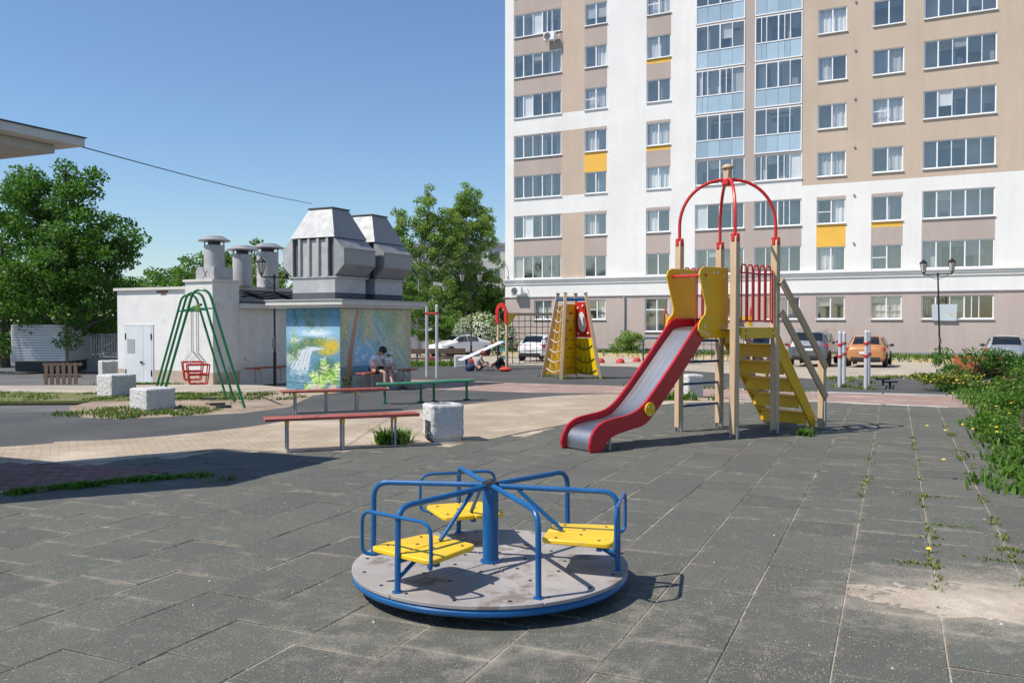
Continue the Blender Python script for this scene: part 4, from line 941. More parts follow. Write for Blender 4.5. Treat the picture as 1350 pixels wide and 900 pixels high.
def green_bench():
    t = thing('bench', 'green wavy bench with straight green legs on the grey rubber', 'bench', (-2.63, 17.66, 0)); z = -.02
    p = [(-.10, -.16), (.35, -.05), (.8, .27), (1.3, .72), (1.78, 1.0)]; sp = smooth_poly(p, 5); mb = MB(); n = len(sp)
    vs = []
    for i, (x, y) in enumerate(sp):
        a = Vector(sp[max(0, i - 1)]); b = Vector(sp[min(n - 1, i + 1)]); d = (b - a).normalized(); nn = Vector((-d.y, d.x)) * .15
        for s, zz in ((-1, .375), (1, .375), (1, .42), (-1, .42)): vs.append((x + nn.x * s, y + nn.y * s, zz))
    fs = [(i * 4 + k, i * 4 + (k + 1) % 4, i * 4 + 4 + (k + 1) % 4, i * 4 + 4 + k) for i in range(n - 1) for k in range(4)] + [(0, 1, 2, 3), ((n - 1) * 4, (n - 1) * 4 + 3, (n - 1) * 4 + 2, (n - 1) * 4 + 1)]
    mb.add(vs, fs); mb.build('seat', M['green_bench'], t, bevel=.008)
    for x, y in ((.06, -.08), (.75, .30), (1.0, .50), (1.66, .95)):
        mb = MB(); mb.tube([(x, y, -.03), (x, y, .38)], .028, 9); mb.tube([(x - .07, y - .02, .01 + z), (x + .07, y + .02, .01 + z)], .022, 6); mb.build('leg', M['green'], t)
green_bench()
def block(label, x, y, sx, sy, h, rz, m=None, hollow=0, base=0, grp=None, name='planter', cat='planter', rough=.006):
    t = thing(name, label, cat, (x, y, gz(y)), rz, grp); z0 = base
    bm = bmesh.new(); bmesh.ops.create_cube(bm, size=1); bmesh.ops.subdivide_edges(bm, edges=bm.edges[:], cuts=13, use_grid_fill=True)
    if hollow:
        def ins(v): return abs(v.co.x) < .5 - hollow / sx and abs(v.co.y) < .5 - hollow / sy and v.co.z > .499
        hid = [v for v in bm.verts if ins(v)]
        for v in hid: v.co.z -= .10 / h
    for v in bm.verts:
        n = v.normal; c = Vector((v.co.x * sx, v.co.y * sy, (v.co.z + .5) * h))
        e = sum(abs(abs(q) - .5) < 1e-4 for q in v.co)
        if e >= 2: c = c - Vector((math.copysign(.012, v.co.x) if abs(abs(v.co.x) - .5) < 1e-4 else 0, math.copysign(.012, v.co.y) if abs(abs(v.co.y) - .5) < 1e-4 else 0, .012 if v.co.z > .49 else 0))
        c += n * rough * 2 * mnoise.noise(c * 23 + Vector((x * 7, y, 0)))
        v.co = c + Vector((0, 0, z0))
    me = bpy.data.meshes.new('body'); bm.to_mesh(me); bm.free(); me.materials.append(m or M['chips'])
    o = bpy.data.objects.new('body', me); COL.objects.link(o); o.parent = t
    if base: mb = MB(); mb.box((0, 0, base / 2), (sx * .86, sy * .86, base + .01)); mb.build('base', M['concrete'], t, bevel=.01)
    if hollow: mb = MB(); mb.box((0, 0, z0 + h - .085), (sx - 2 * hollow - .01, sy - 2 * hollow - .01, .03)); mb.build('soil', M['soil'], t)
    return t
t = block('square white stone chip planter at the end of the red bench', -.955, 12.07, .47, .42, .46, R(24), hollow=.10, base=.06)
mb = MB()
for i in range(4): y = -.15 + .06 * i; mb.tube(fillet([(-.243, y, .30), (-.243, y, .05), (-.20, y - .02, .01)], .04, 3), .008, 5)
mb.build('rod', M['black'], t)
G_ = 'white concrete planters along the left path'
block('rough white concrete block in front of the green swing legs', -6.83, 16.55, .60, .62, .40, R(52), grp=G_)
block('rough white concrete block left of the swing, in front of a weathered block', -9.08, 20.0, .62, .62, .50, R(56), grp=G_)
block('weathered sandy grey concrete block standing behind a whiter block', -13.25, 29.0, .85, .7, .60, R(35), m=M['concrete'], grp=G_)
block('white concrete block seen behind the slide tower ladder', 3.98, 19.4, .42, .40, .52, R(25), grp=G_)
block('small white concrete block by the brown fence below the lamp post', -2.32, 40.2, .66, .5, .56, R(8), grp=G_)
# ---------------------------------------------------------------- pull-up posts
def poles(label, pts, h, bars, grp):
    b = Vector(pts[0]); t = thing('exercise_posts', label, 'exercise bars', (b.x, b.y, gz(b.y)), 0, grp)
    for p in pts:
        q = Vector(p) - b; mb = MB(); zz = gz(p[1]) - gz(b.y); mb.lathe([(.052, -.05), (.052, h - .03), (.03, h), (0, h)], 14, (q.x, q.y, zz)); mb.build('post', M['silver_pole'], t)
    for z in bars:
        mb = MB(); a = Vector((0, 0, z)); q = Vector(pts[-1]) - b; c = Vector((q.x, q.y, z)); mb.tube([a - (c - a) * .06, c + (c - a) * .06], .024, 8)
        for v in (a, c): mb.lathe([(.066, z - .035), (.066, z + .035)], 14, (v.x, v.y, 0))
        mb.build('bar', M['red_tube'], t)
    return t
poles('pair of tall silver posts joined by a red bar near the mural hut', [(-2.53, 29.35), (-2.95, 30.2)], 2.46, (2.18,), 'silver exercise posts')
poles('pair of silver posts with red clamps beside the stair foot of the slide tower', [(8.80, 23.4), (9.6, 25.2)], 1.50, (1.14, .83), 'silver exercise posts')
poles('pair of silver posts with red clamps in front of the orange car', [(9.12, 22.45), (9.9, 24.2)], 1.52, (1.18, .86), 'silver exercise posts')
def pushbar(x, y, lab):
    t = thing('push_up_bar', lab, 'exercise bar', (x, y, gz(y)), R(10), 'low push-up bars'); mb = MB(); mb.tube([(0, 0, -.02), (0, 0, .18)], .03, 8); mb.build('post', M['black'], t); mb = MB(); mb.tube([(-.22, 0, .18), (.22, 0, .18)], .022, 8); mb.build('bar', M['black'], t)
pushbar(10.35, 24.3, 'low black push-up bar on the rubber right of the silver posts, the farther one'); pushbar(9.85, 22.7, 'low black push-up bar on the rubber right of the silver posts, the nearer one')
# ---------------------------------------------------------------- climbing pyramid
def pyramid():
    y0 = 28.6; t = thing('climbing_frame', 'tapering timber climbing frame with ochre, red and yellow panels and rope sides', 'climbing frame', (2.0, y0, gz(y0)))
    F = {'L': ((-.95, 1.2), (-.48, .55)), 'A': ((-.40, -.25), (-.26, -.10)), 'B': ((.16, .95), (.12, .5)), 'R': ((.90, -.05), (.42, -.05))}; H_ = 2.72
    def pt_(k, z, dx=0, dy=0): (a, b), (c, d) = F[k]; f = z / H_; return Vector((a + (c - a) * f + dx, b + (d - b) * f + dy, z))
    for k in F: mb = MB(); mb.bar(pt_(k, -.1), pt_(k, H_ + .08), .11, .11, up=(1, 0, 0)); mb.build('post', M['timber'], t, bevel=.012); mb = MB(); mb.bar(pt_(k, H_ + .08), pt_(k, H_ + .10), .12, .12, up=(1, 0, 0)); mb.build('post_cap', M['brown_timber'], t)
    def panel(name, k1, k2, z0, z1, m, ins=.06, th=.03):
        a, b, c, d = pt_(k1, z0), pt_(k2, z0), pt_(k2, z1), pt_(k1, z1); e = (b - a).normalized(); f = (c - d).normalized()
        a, b, d, c = a + e * ins, b - e * ins, d + f * ins, c - f * ins; n = (b - a).cross(d - a).normalized() * th
        mb = MB(); mb.add([a, b, c, d, a + n, b + n, c + n, d + n], [(0, 1, 2, 3), (4, 5, 6, 7), (0, 1, 5, 4), (1, 2, 6, 5), (2, 3, 7, 6), (3, 0, 4, 7)]); return mb.build(name, m, t)
    w = panel('climbing_wall', 'A', 'B', .12, 2.45, M['yellow_panel']); 
    mb = MB()
    for i, z in enumerate((.35, .7, 1.0, 1.3, 1.6, 1.9, 2.15)):
        for u in (.3, .62): q = pt_('A', z).lerp(pt_('B', z), u + .1 * math.sin(i * 3 + u * 9)); mb.sphere(q + Vector((.03, -.05, 0)), (.045, .03, .035), 7, 5)
    mb.build('climbing_hold', M['cloth_red'], w)['kind'] = 'stuff'
    panel('rear_wall', 'L', 'B', .10, 2.4, M['yellow_panel'])
    p = panel('round_window_panel', 'B', 'R', 1.36, 2.52, M['red_tube'], .03)
    fn_ = (pt_('R', 1.4) - pt_('B', 1.4)).cross(pt_('B', 2.5) - pt_('B', 1.4)).normalized()
    n = fn_; onp = lambda u, z, o: pt_('B', z).lerp(pt_('R', z), u) + fn_ * o
    ell = [2 * PI * i / 24 for i in range(24)]
    mb = MB(); mb.v = [tuple(onp(.52 + .28 * math.cos(q), 1.88 + .34 * math.sin(q), .055)) for q in ell]; mb.f = [tuple(range(24))]; mb.m = [0]; mb.build('round_window', M['cloth_white'], p)
    mb = MB(); mb.tube([onp(.52 + .29 * math.cos(q), 1.88 + .355 * math.sin(q), .055) for q in ell], .014, 5, closed=True); mb.build('window_ring', M['red'], p)
    for u, z in ((.3, 2.33), (.24, 1.48), (.82, 1.5), (.7, 2.4)): mb = MB(); mb.sphere(onp(u, z, .06), .04, 7, 5); mb.build('hold', M['cloth_white'], p)
    p = panel('net_panel', 'B', 'R', .12, 1.33, M['yellow'], .03)
    mb = MB()
    for z0 in (.95, .52, .14):
        A = pt_('B', z0 + .16).lerp(pt_('R', z0 + .16), .08) + n * .04; B = pt_('B', z0 + .16).lerp(pt_('R', z0 + .16), .92) + n * .04
        mb.tube([A.lerp(B, q) - Vector((0, 0, .16 * math.sin(PI * q))) for q in [i / 8 for i in range(9)]], .014, 5)
        for q in (.25, .5, .75): 
            v = A.lerp(B, q) - Vector((0, 0, .16 * math.sin(PI * q))); mb.tube([v, v + Vector((0, 0, .3))], .010, 4)
    mb.build('black_rope', M['dark_rope'], p)
    mb = MB()
    for z in [.3 + .33 * i for i in range(7)]:
        A, B = pt_('L', z, .05), pt_('A', z, -.05); mb.tube([A.lerp(B, q) - Vector((0, 0, .10 * math.sin(PI * q))) for q in [i / 8 for i in range(9)]], .016, 5)
    for q in (.32, .68): mb.tube([pt_('L', z).lerp(pt_('A', z), q) - Vector((0, 0, .09)) for z in [.3 + .33 * i for i in range(7)] + [2.5]], .012, 5)
    mb.build('rope_net', M['rope'], t)
    mb = MB()
    for a, b in (('L', 'A'), ('A', 'R'), ('L', 'B'), ('B', 'R')): mb.tube([pt_(a, 2.6), pt_(b, 2.6)], .04, 8)
    mb.build('top_tube', M['blue'], t)
pyramid()
# ---------------------------------------------------------------- net frames
def net_frame(x, y, rz, label, Lx=2.9, board=True):
    t = thing('net_frame', label, 'climbing net', (x, y, gz(y)), rz); H_ = 2.55
    for s in (-.28, .28):
        mb = MB(); mb.box((0, s, H_ / 2 - .05), (.11, .11, H_ + .1)); mb.build('post', M['timber'], t, bevel=.01)
        mb = MB(); mb.box((Lx, s, H_ / 2 - .05), (.11, .11, H_ + .1)); mb.build('post', M['timber'], t, bevel=.01)
    for xx in (0, Lx):
        mb = MB(); n = 14; o_ = [(-.38, H_ - .55)] + [(.38 * math.cos(PI - PI * i / n) , H_ - .05 + .42 * math.sin(PI * i / n)) for i in range(n + 1)] + [(.38, H_ - .55)]
        i_ = [(.20 * math.cos(PI * i / n), H_ - .08 + .26 * math.sin(PI * i / n)) for i in range(n + 1)]; poly = o_ + [(.20, H_ - .55)] + i_ + [(-.20, H_ - .55)]
        # arch as strips
        vs = []; fs = []
        A = o_; B = [(-.20, H_ - .55)] + i_[::-1] + [(.20, H_ - .55)]
        for d in (-.09, -.06):
            for p in A: vs.append((xx + d, p[0], p[1]))
            for p in B: vs.append((xx + d, p[0], p[1]))
        m = len(A)
        for i in range(m - 1): fs += [(i, i + 1, m + i + 1, m + i), (2 * m + i, 2 * m + i + 1, 3 * m + i + 1, 3 * m + i), (i, i + 1, 2 * m + i + 1, 2 * m + i), (m + i, m + i + 1, 3 * m + i + 1, 3 * m + i)]
        mb.add(vs, fs); mb.build('arch_panel', M['red_tube'], t)
        sg = 1 if xx == 0 else -1
        mb = MB(); mb.prism([(xx, H_ - .12), (xx + sg * .55, H_ - .12), (xx, H_ - .72)], lambda a, b: (a, -.36, b), (0, .03, 0)); mb.build('corner_plate', M['yellow_panel'], t)
    mb = MB(); mb.bar((.0, -.28, H_ - .14), (Lx, -.28, H_ - .14), .10, .12); mb.build('beam', M['timber_x'], t)
    mb = MB()
    for i in range(1, 11): xx = Lx * i / 11; mb.tube([(xx, -.28, H_ - .2), (xx + .015 * math.sin(i), -.28 + .03 * math.sin(i * 2), .2)], .016, 5)
    for j in range(8): z = .22 + .27 * j; mb.tube([(.05 + (Lx - .1) * q / 11, -.28 + .02 * math.sin(q + j), z + .02 * math.sin(q * 2.1 + j)) for q in range(12)], .016, 5)
    mb.build('net', M['dark_rope'], t)
    for z in (.5, .85, 1.2): mb = MB(); mb.box((0, 0, z), (.02, .45, .16)); mb.build('step_board', M['blue_teal'], t)
    return t
M['blue_teal'] = mat('teal_board', (.05, .20, .24), .5)
net_frame(-.42, 38.6, R(42), 'timber net frame with red arch, seen in front of the white hatchback', 4.0)
net_frame(7.9, 44.5, R(-20), 'timber net frame with yellow corners seen behind the slide tower', 4.2)
# seesaw-like white plank leaning on the net frame
t = thing('balance_plank', 'pale grey sloping plank above two seated children by the net frame', 'plank', (-1.3, 37.3, gz(37.3)))
mb = MB(); a, b = Vector((-.88, -.6, .43)), Vector((.86, .6, 1.18)); mb.bar(a, b, .42, .05); mb.build('board', M['cloth_white'], t, bevel=.01)
mb = MB()
for i in range(1, 12): mb.bar(a.lerp(b, i / 12) + Vector((-.18, .0, .03)), a.lerp(b, i / 12) + Vector((.18, .0, .03)), .03, .015)
tag(mb.build('cleat', M['silver_pole'], t), kind='stuff')
mb = MB(); mb.bar((-.62, -.5, 0), (-.62, -.5, .52), .1, .1); mb.bar((.7, .5, 0), (.7, .5, 1.05), .1, .1); mb.build('support', M['cloth_navy'], t)
# blue rail
t = thing('blue_rail', 'blue tubular U-shaped rail behind the slide, near the red bollards', 'rail', (7.0, 46.5, gz(46.5)), R(-12))
mb = MB(); mb.tube(fillet([(0, 0, -.05), (0, 0, 1.32), (2.6, 0, 1.32), (2.6, 0, -.05)], .22, 6), .045, 8); mb.build('frame', M['blue_dark'], t); mb = MB(); mb.tube([(.75, .02, 1.3), (.75, .02, 0)], .035, 7); mb.tube([(1.7, .02, 1.3), (1.7, .02, 0)], .035, 7); mb.build('upright', M['blue_dark'], t)
# red dome bollards
for i, (x, y, s, lab) in enumerate(((5.75, 46.3, .58, 'red dome bollard, largest one left of the blue rail'), (6.9, 48.2, .56, 'red dome bollard right beside the blue rail'), (4.75, 46.8, .58, 'red dome bollard half hidden behind the timber climbing frame'), (-4.3, 45.5, .9, 'faded red dome bollard behind the brown fence'), (-2.2, 44.5, .7, 'faded red dome bollard behind the sloping plank'))):
    mb = MB(); mb.lathe([(.40, -.05), (.40, .10), (.375, .22), (.30, .34), (.18, .42), (0, .45)], 18); o = mb.build('bollard', M['red_dome']); o.location = (x, y, gz(y)); o.scale = (s, s, s); tag(o, lab, 'bollard', 'red dome bollards along the road')
# ---------------------------------------------------------------- mural hut with two sheet metal air hoods
RZ = math.atan2(-.462, .887)
class Paint:
    """a small painter for the flat picture on the hut walls; returns colours on a grid"""
    def __init__(s, w, h, res): s.w, s.h, s.nx, s.ny = w, h, int(w / res), int(h / res); s.X, s.Z = np.meshgrid(np.linspace(0, w, s.nx), np.linspace(0, h, s.ny)); s.C = np.zeros((s.ny, s.nx, 3)); s.rng = np.random.default_rng(4)
    def fill(s, c0, c1):
        f = (s.Z / s.h)[..., None]; s.C = np.array(c0) * (1 - f) + np.array(c1) * f
    def lay(s, a, c): s.C = s.C * (1 - a[..., None]) + np.array(c) * a[..., None]
    def blob(s, x, z, rx, rz, c, soft=.5, a=1): d = np.sqrt(((s.X - x) / rx) ** 2 + ((s.Z - z) / rz) ** 2); s.lay(a * np.clip((1 - d) / soft, 0, 1), c)
    def stroke(s, x0, z0, x1, z1, w0, w1, c, a=.95):
        dx, dz = x1 - x0, z1 - z0; L = dx * dx + dz * dz + 1e-9; t = np.clip(((s.X - x0) * dx + (s.Z - z0) * dz) / L, 0, 1)
        d = np.hypot(s.X - x0 - t * dx, s.Z - z0 - t * dz); w = w0 + (w1 - w0) * t; s.lay(a * np.clip((w - d) / (.35 * w + .004), 0, 1), c)
    def frond(s, x, z, ang, L, n, ll, cols, droop=.6, w=.014, side=1.0):
        px, pz = x, z
        for i in range(n):
            f = i / n; a = ang - droop * f * math.copysign(1, math.cos(ang)); nx_, nz_ = px + math.cos(a) * L / n, pz + math.sin(a) * L / n
            for sg in (-1, 1):
                la = a + sg * (1.15 - .5 * f); q = ll * (1 - .6 * abs(f - .35)) * s.rng.uniform(.75, 1.1)
                s.stroke(nx_, nz_, nx_ + math.cos(la) * q, nz_ + math.sin(la) * q - .25 * q, w, w * .3, cols[s.rng.integers(len(cols))], .9)
            s.stroke(px, pz, nx_, nz_, w * .7, w * .6, cols[0]); px, pz = nx_, nz_
    def mottle(s, amp, k):
        for _ in range(k): x, z = s.rng.uniform(0, s.w), s.rng.uniform(0, s.h); r = s.rng.uniform(.03, .16); g = s.rng.uniform(-amp, amp); d = np.sqrt(((s.X - x) / r) ** 2 + ((s.Z - z) / (r * .6)) ** 2); s.C += (np.clip(1 - d, 0, 1) * g)[..., None]
    def mesh(s, name, fn, m, k=1.0):
        V = [fn(x, z) for x, z in zip(s.X.ravel(), s.Z.ravel())]; nx = s.nx; F = [(j * nx + i, j * nx + i + 1, (j + 1) * nx + i + 1, (j + 1) * nx + i) for j in range(s.ny - 1) for i in range(nx - 1)]
        me = bpy.data.meshes.new(name); me.from_pydata(V, [], F); ca = me.color_attributes.new('paint', 'FLOAT_COLOR', 'POINT')
        C = np.concatenate([np.clip(s.C * 1.22 * k, .004, .85).reshape(-1, 3), np.ones((len(V), 1))], 1); ca.data.foreach_set('color', C.ravel().astype(np.float32)); me.materials.append(m); return me
m_, t_, b_ = node_mat('wall_painting'); at_ = t_.nodes.new('ShaderNodeAttribute'); at_.attribute_name = 'paint'
nn_ = noise(t_, 14, 6, coords(t_)); t_.links.new(mixc(t_, 1.0, at_.outputs['Color'], ramp(t_, nn_, [(.3, (.82, .82, .82)), (.7, (1.12, 1.12, 1.12))]), 'MULTIPLY'), b_.inputs['Base Color']); b_.inputs['Roughness'].default_value = .8
bump(t_, b_, noise(t_, 35, 3, coords(t_)), .3, .006); M['mural'] = m_
def hut():
    z0 = gz(22); t = thing('mural_hut', 'low hut painted with a waterfall and palm tree mural under a flat roof', 'hut', (-4.31, 21.88, 0), RZ)
    mb = MB(); mb.box((-.88, 1.58, .72), (1.74, 3.12, 2.55)); mb.build('wall', M['old_plaster'], t, smooth=0)
    # front picture: waterfall, pool and big leaves
    Hh = 2.12; p = Paint(1.76, Hh, .0165); p.fill((.09, .21, .28), (.10, .26, .40))
    for _ in range(60): p.stroke(p.rng.uniform(0, 1.8), (z := p.rng.uniform(0, .7)), p.rng.uniform(0, 1.8), z + p.rng.uniform(-.05, .05), .012, .004, [(.16, .30, .38), (.05, .13, .19), (.32, .45, .50)][p.rng.integers(3)], .55)
    p.blob(.9, 1.5, 1.5, .42, (.28, .48, .62), .8); p.blob(1.0, 1.48, .6, .12, (.62, .70, .74), .9); p.blob(.3, 1.3, .3, .1, (.6, .68, .7), .9)
    for x, z, rx, rz, c in ((.25, .95, .30, .30, (.07, .15, .11)), (.45, 1.1, .25, .22, (.09, .19, .10)), (.8, 1.24, .42, .20, (.07, .16, .09)), (1.15, 1.25, .3, .16, (.22, .25, .05)), (1.5, 1.15, .35, .25, (.50, .38, .03)), (1.3, 1.02, .36, .14, (.42, .35, .05)), (.12, .8, .2, .22, (.30, .40, .36))): p.blob(x, z, rx, rz, c, .6)
    for _ in range(150): p.blob(p.rng.uniform(.1, 1.6), p.rng.uniform(.85, 1.38), p.rng.uniform(.015, .06), p.rng.uniform(.012, .04), [(.05, .13, .06), (.14, .24, .07), (.58, .44, .03), (.10, .22, .16), (.32, .36, .07)][p.rng.integers(5)], .8, .8)
    for i in range(60):                                       # the waterfall
        u = p.rng.random(); x = .40 + .42 * u; c = [(.62, .64, .67), (.40, .46, .52), (.22, .30, .36), (.52, .56, .60)][i % 4]
        p.stroke(x + .35 + .1 * u, 1.12 - .04 * u + .02 * p.rng.random(), x + .05, 1.03, .014, .016, c, .7); p.stroke(x + .05, 1.04, x - .02, .9, .016, .018, c, .75); p.stroke(x - .02, .9, x - .24 + .14 * u, .52 + .12 * p.rng.random(), .018, .024, c, .7)
    for _ in range(40): p.blob(.1 + .35 * p.rng.random(), .78 + .25 * p.rng.random(), .05, .03, [(.08, .20, .09), (.20, .30, .12), (.34, .42, .33), (.05, .12, .07)][p.rng.integers(4)], .7, .85)
    for i in range(24): p.stroke(.1 + .6 * p.rng.random(), .60 - .2 * p.rng.random(), .2 + .6 * p.rng.random(), .50 - .2 * p.rng.random(), .012, .004, (.65, .70, .73), .6)
    GR = [(.20, .46, .05), (.42, .66, .10), (.66, .76, .30), (.10, .27, .03), (.72, .70, .52), (.30, .55, .07)]
    p.blob(1.35, .5, .55, .42, (.05, .14, .04), .5, .9)
    for q, (ax, az, ang, L) in enumerate(((1.30, .12, 2.35, .62), (1.36, .15, 1.75, .78), (1.5, .15, 1.25, .72), (1.2, .1, 2.9, .55))):
        for i in range(15):
            f = (i + 1) / 15; mx, mz = ax + math.cos(ang) * L * f, az + math.sin(ang) * L * f - .12 * f * f
            for sg in (-1, 1):
                la = ang + sg * (1.2 - .5 * f); ll = .30 * (1 - .55 * f) * p.rng.uniform(.8, 1.15)
                p.stroke(mx, mz, mx + math.cos(la) * ll, mz + math.sin(la) * ll - .05, .022, .010, GR[p.rng.integers(6)], .95)
        p.stroke(ax, az, ax + math.cos(ang) * L, az + math.sin(ang) * L - .1, .010, .008, (.30, .22, .06), .8)
    p.frond(.62, 2.14, -1.6, .5, 10, .3, [(.08, .14, .04), (.22, .22, .03), (.14, .18, .05)]); p.frond(.85, 2.14, -1.2, .5, 10, .3, [(.18, .20, .03), (.07, .14, .05)]); p.frond(.2, 2.1, -.9, .4, 9, .22, [(.04, .12, .08), (.06, .16, .07)]); p.frond(1.35, 2.12, -2.2, .5, 10, .26, [(.25, .24, .05), (.10, .16, .06)])
    p.frond(.22, 1.62, -1.3, .5, 10, .2, [(.20, .34, .03), (.45, .46, .04), (.12, .26, .05)], w=.012)
    p.blob(1.02, .10, .10, .10, (.50, .42, .34), .3); p.blob(1.52, .09, .15, .12, (.48, .40, .32), .3); p.blob(.85, .11, .1, .07, (.5, .5, .48), .4); p.stroke(0, .20, 1.76, .20, .012, .012, (.05, .07, .07), .8)
    p.mottle(.03, 160)
    o = bpy.data.objects.new('mural', p.mesh('mural', lambda x, z: (-1.76 + x, -.004, -.12 + z), M['mural'])); COL.objects.link(o); o.parent = t
    # side picture: leaning palm, sea and fronds
    p = Paint(3.14, Hh, .02); p.fill((.26, .31, .26), (.36, .40, .33)); p.blob(1.15, 1.2, .95, 1.0, (.22, .42, .58), .45); 
    p.stroke(0, .62, 2.2, .62, .05, .05, (.07, .17, .22), .8); p.stroke(0, .50, 2.2, .50, .10, .1, (.06, .14, .18), .8)
    for x, z, r in ((1.05, 1.25, .13), (1.2, 1.18, .1), (.75, 1.12, .12), (.65, 1.0, .1), (1.4, 1.32, .1), (.95, .88, .16), (.7, .8, .12), (1.35, 1.05, .1), (1.1, .95, .08)): p.blob(x, z, r, r * .6, (.66, .60, .58), .8, .7)
    for x, a, c in ((.05, -1.7, 0), (.25, -1.5, 1), (.9, -1.9, 0), (1.2, -1.35, 1), (1.5, -1.2, 0), (1.05, -1.6, 1), (2.4, -2.4, 0), (2.9, -2.0, 1), (3.0, -1.7, 0), (2.6, -1.9, 1), (2.7, -2.6, 0)):
        p.frond(x, 2.12, a, p.rng.uniform(.6, .95), 14, .42, [(.48, .42, .18), (.34, .37, .17), (.58, .47, .25)] if c else [(.22, .32, .20), (.38, .38, .18), (.16, .27, .18)], w=.02)
    for _ in range(38):
        x = p.rng.uniform(1.7, 3.1); z = p.rng.uniform(.9, 2.1); L = p.rng.uniform(.5, 1.1); p.stroke(x - L * .6, z, x + L * .4, z - L, .034, .012, [(.30, .46, .42), (.20, .40, .28), (.50, .44, .26), (.42, .54, .46), (.18, .42, .20), (.56, .38, .22)][p.rng.integers(6)], .7)
    for z in np.linspace(0, 2.1, 24): p.stroke(3.04 + .04 * math.sin(z * 3), z, 3.06 + .04 * math.sin(z * 3 + .3), z + .1, .06, .06, [(.48, .36, .18), (.40, .28, .13)][int(z * 11) % 2], .9)
    p.blob(2.65, 1.58, .2, .16, (.45, .44, .42), .8, .7)
    N_ = 30
    for i in range(N_):
        f = i / N_; x = .28 + .42 * f ** 1.6; p.stroke(x, 2.12 * f * .97, .28 + .42 * ((i + 1) / N_) ** 1.6, 2.12 * (i + 1) / N_ * .97, .135 - .055 * f, .13 - .055 * f, (.26 + .20 * f, .14 + .09 * f, .07 + .045 * f), 1); p.stroke(x - .03, 2.12 * f * .97, x + .02, 2.12 * f, .02, .02, (.36, .24, .14), .4)
    for _ in range(26): p.blob(p.rng.uniform(.05, .6), p.rng.uniform(.05, .45), .07, .05, [(.04, .10, .05), (.07, .16, .06), (.03, .07, .04)][p.rng.integers(3)], .8)
    p.blob(1.7, .22, 1.3, .24, (.26, .20, .16), .4)
    for _ in range(24): p.blob(p.rng.uniform(.7, 3.1), p.rng.uniform(.02, .38), .12, .06, [(.32, .25, .19), (.20, .15, .12), (.38, .31, .25)][p.rng.integers(3)], .7, .8)
    p.mottle(.03, 200)
    o = bpy.data.objects.new('mural', p.mesh('mural', lambda x, z: (.004, x, -.15 + z), M['mural'], 1.3)); COL.objects.link(o); o.parent = t
    mb = MB(); mb.box((-.93, 1.575, 2.13), (2.5, 3.78, .12)); mb.box((-.93, 1.575, 2.04), (2.36, 3.64, .075)); r = mb.build('roof_slab', M['hut_trim'], t, bevel=.006)
    mb = MB(); mb.box((-.93, 1.575, 2.20), (2.56, 3.84, .025)); mb.build('roof_flashing', M['galv_paint'], r)
    for n, (ya, yb) in enumerate(((.05, 1.31), (1.73, 3.02))):
        x0, x1 = -1.58, -.2; xc, yc = (x0 + x1) / 2, (ya + yb) / 2
        mb = MB(); mb.box((xc, yc, 2.58), (x1 - x0, yb - ya, .38)); h = mb.build('hood_plinth', M['galv_paint'], t)
        mb = MB(); mb.box((xc, yc, 2.30), (x1 - x0 + .006, yb - ya + .006, .18)); mb.build('tar_band', M['tar'], h)
        mb = MB(); mb.box((xc, yc, 2.785), (x1 - x0 + .16, yb - ya + .06, .03)); mb.build('ledge', M['galv_paint'], h)
        for sg, xe in ((1, x1), (-1, x0)):
            mb = MB(); mb.prism([(xe - sg * .02, 2.80), (xe, 2.80), (xe + sg * .31, 3.10), (xe + sg * .31, 3.50), (xe, 3.78), (xe - sg * .02, 3.78)], lambda a, b: (a, ya - .02, b), (0, yb - ya + .04, 0)); s = mb.build('air_scoop', M['galv_paint'] if sg < 0 else M['galv'], t, smooth=0)
            mb = MB(); mb.box((xe + sg * .325, yc, 3.49), (.02, yb - ya + .06, .03)); mb.box((xe + sg * .312, yc, 3.30), (.012, yb - ya - .02, .34)); mb.build('flap', M['galv'], s)
        mb = MB(); mb.box((xc, yc + .03, 3.29), (x1 - x0 - .03, yb - ya - .04, .97)); mb.build('hood_body', M['tar'], t)
        for i in range(3):
            mb = MB(); xx = x0 + .40 + i * .30; mb.box((xx, ya + .03, 3.27), (.24, .02, .94)); mb.build('louvre_panel', M['galv_paint'], t, smooth=0)
        for i in range(4):
            mb = MB(); xx = x0 + .25 + i * .30; mb.box((xx, ya - .002, 3.28), (.075, .07, .97)); mb.build('louvre_post', M['galv_paint'], t, bevel=.006)
        mb = MB(); a = [(x0 - .03, ya - .05), (x1 + .03, ya - .05), (x1 + .03, yb + .05), (x0 - .03, yb + .05)]; b = [(xc - .37, yc - .34), (xc + .37, yc - .34), (xc + .37, yc + .34), (xc - .37, yc + .34)]
        mb.add([(x, y, 3.79) for x, y in a] + [(x, y, 4.56) for x, y in b], [(3, 2, 1, 0), (4, 5, 6, 7)] + [(i, (i + 1) % 4, 4 + (i + 1) % 4, 4 + i) for i in range(4)]); r = mb.build('hood_roof', M['galv'], t, smooth=0)
        mb = MB(); mb.box((xc, yc, 4.575), (.80, .74, .03)); mb.build('cap', M['tar'], r)
    mb = MB(); mb.box((-.8, 1.52, 2.9), (.5, .4, 1.2)); mb.build('duct', M['tar'], t)
M['hut_trim'] = mat('off_white_trim', (.62, .60, .56), .8, var=.08, scale=3, bs=30, bstr=.2, wear=(.42, .40, .37), wamt=.66)
M['tar'] = mat('dark_grey_sealant', (.085, .09, .10), .8, var=.2, scale=6)
hut()
